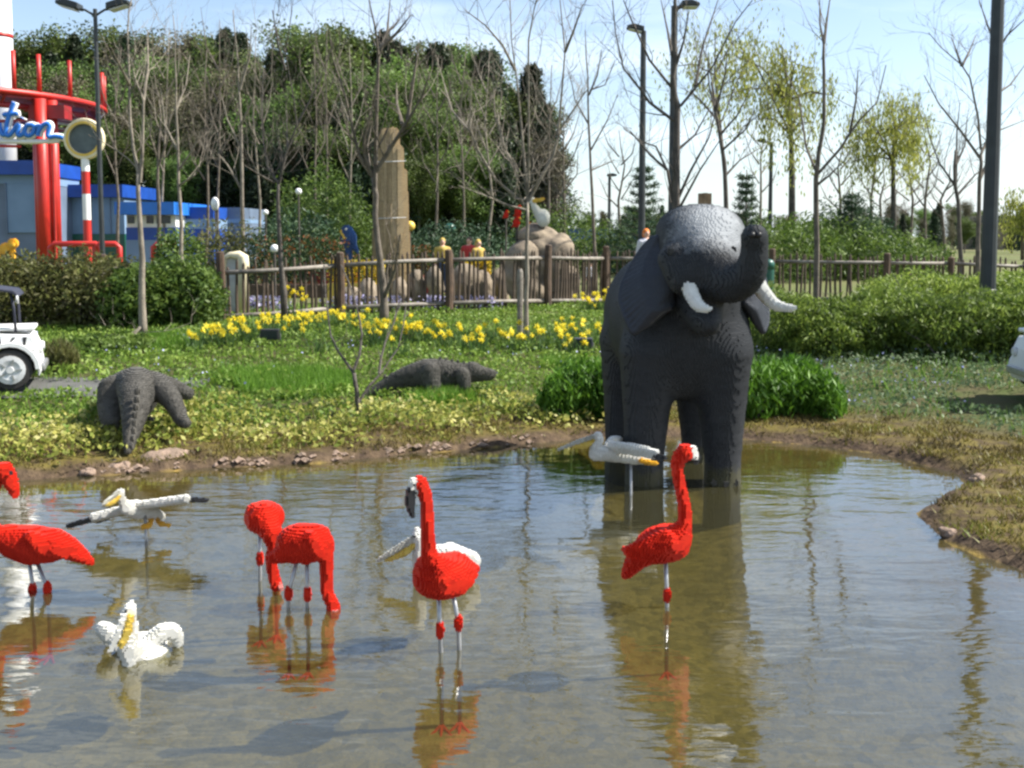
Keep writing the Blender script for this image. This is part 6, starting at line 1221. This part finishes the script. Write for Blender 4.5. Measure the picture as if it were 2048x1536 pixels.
k2 = kiosk('pale blue hall with deep blue eaves behind the striped pole', 100, 250, 60, [('roof_band', 370, 395, 'blue', .6), ('wall', 395, 468, 'lblue', 0), ('plinth', 468, None, 'green', .1)])
for px in (140, 180, 220): a = P(px, 395, 59.97); b = P(px, 468, 59.97); MB().box((a[0], 59.97, (a[2]+b[2])/2), (.05, .08, a[2]-b[2])).build('wall_joint', M['gblue'], k2)
k3 = kiosk('blue kiosk with white windows and bright blue awning', 254, 352, 50, [('awning', 405, 430, 'bblue', .9), ('window_wall', 430, 455, 'wpaint', 0), ('wall', 455, 480, 'blue', .05), ('plinth', 480, None, 'lblue', .1)])
for px in (262, 300, 320, 334): a = P(px-7, 432, 49.98); b = P(px+7, 447, 49.98); MB().box(((a[0]+b[0])/2, 49.98, (a[2]+b[2])/2), (b[0]-a[0], .08, a[2]-b[2])).build('window', M['dark'], k3)
k4 = kiosk('deep blue wall with pale stripe right of the kiosk', 352, 428, 51.5, [('wall', 414, 438, 'blue', 0), ('pale_band', 438, 458, 'lblue', .06), ('lower_wall', 458, None, 'blue', .02)])
k5 = kiosk('grey blue block beside the blue wall', 430, 484, 54, [('wall', 415, 438, 'gblue', 0), ('band', 438, 446, 'lblue', .08), ('lower_wall', 446, None, 'gblue', .03)])
k6 = kiosk('low building with blue roof behind the bare tree right of the rock', 1140, 1280, 62, [('roof', 458, 482, 'blue', .8), ('wall', 482, None, 'gblue', 0)])
k7 = kiosk('far low dark building on the right horizon behind the lamp post', 1950, 2050, 120, [('roof', 432, 446, 'dark', .5), ('wall', 446, None, 'sand', 0)])
# low red barriers and a yellow figure by the ride
for i, (px, w_) in enumerate(((150, 1.9), (215, .9), (330, .9))):
    c = P(px, 488, 40); g = gz1(c[0], c[1]); o = MB().tube([(c[0]-w_/2, 40, g), (c[0]-w_/2, 40, c[2]-.12), (c[0]-w_/2+.15, 40, c[2]), (c[0]+w_/2-.15, 40, c[2]), (c[0]+w_/2, 40, c[2]-.12), (c[0]+w_/2, 40, g)], .11, 8).build('red_barrier', M['redp'], None, smooth=True); rebase(o, (c[0], 40, g)); tag(o, ['long red tube barrier at the foot of the striped pole', 'short red tube barrier right of the striped pole', 'red tube barrier before the kiosk'][i], 'barrier', 'red tube barriers')
q = P(14, 492, 38); g = gz1(q[0], q[1]); yf = empty('lion_figure', (q[0], q[1], g), 'yellow animal figure behind the hedge at the far left', 'figure'); vox('body', [ell(q+[0, 0, -.1], (.28, .2, .22)), ell(q+[.25, -.05, .1], (.18, .16, .18)), cap(q+[-.2, 0, -.2], (q[0]-.2, q[1], g), .09), cap(q+[.2, 0, -.2], (q[0]+.2, q[1], g), .09)], .03, M['orange'], yf, k=.05); vox('snout', [ell(q+[.3, -.2, .05], (.08, .08, .07))], .025, M['yellow'], yf, k=0)

# ------------------------------------------------------------------ tell apart the few that still share a label: their order from the left
same = {}
for o in scene.objects:
    if o.parent is None and 'label' in o: same.setdefault(o['label'], []).append(o)
for lb, os_ in same.items():
    if len(os_) < 2: continue
    os_.sort(key=lambda o: o.location.x/max(o.location.y, .1)); n = len(os_)
    nm = {2: ['left one', 'right one'], 3: ['left one', 'middle one', 'right one']}.get(n) or [['first', 'second', 'third', 'fourth', 'fifth', 'sixth', 'seventh', 'eighth', 'ninth', 'tenth', 'eleventh', 'twelfth', 'thirteenth', 'fourteenth', 'fifteenth', 'sixteenth', 'seventeenth', 'eighteenth'][min(i, 17)]+' from the left' for i in range(n)]
    for o, s_ in zip(os_, nm): o['label'] = lb+', '+s_
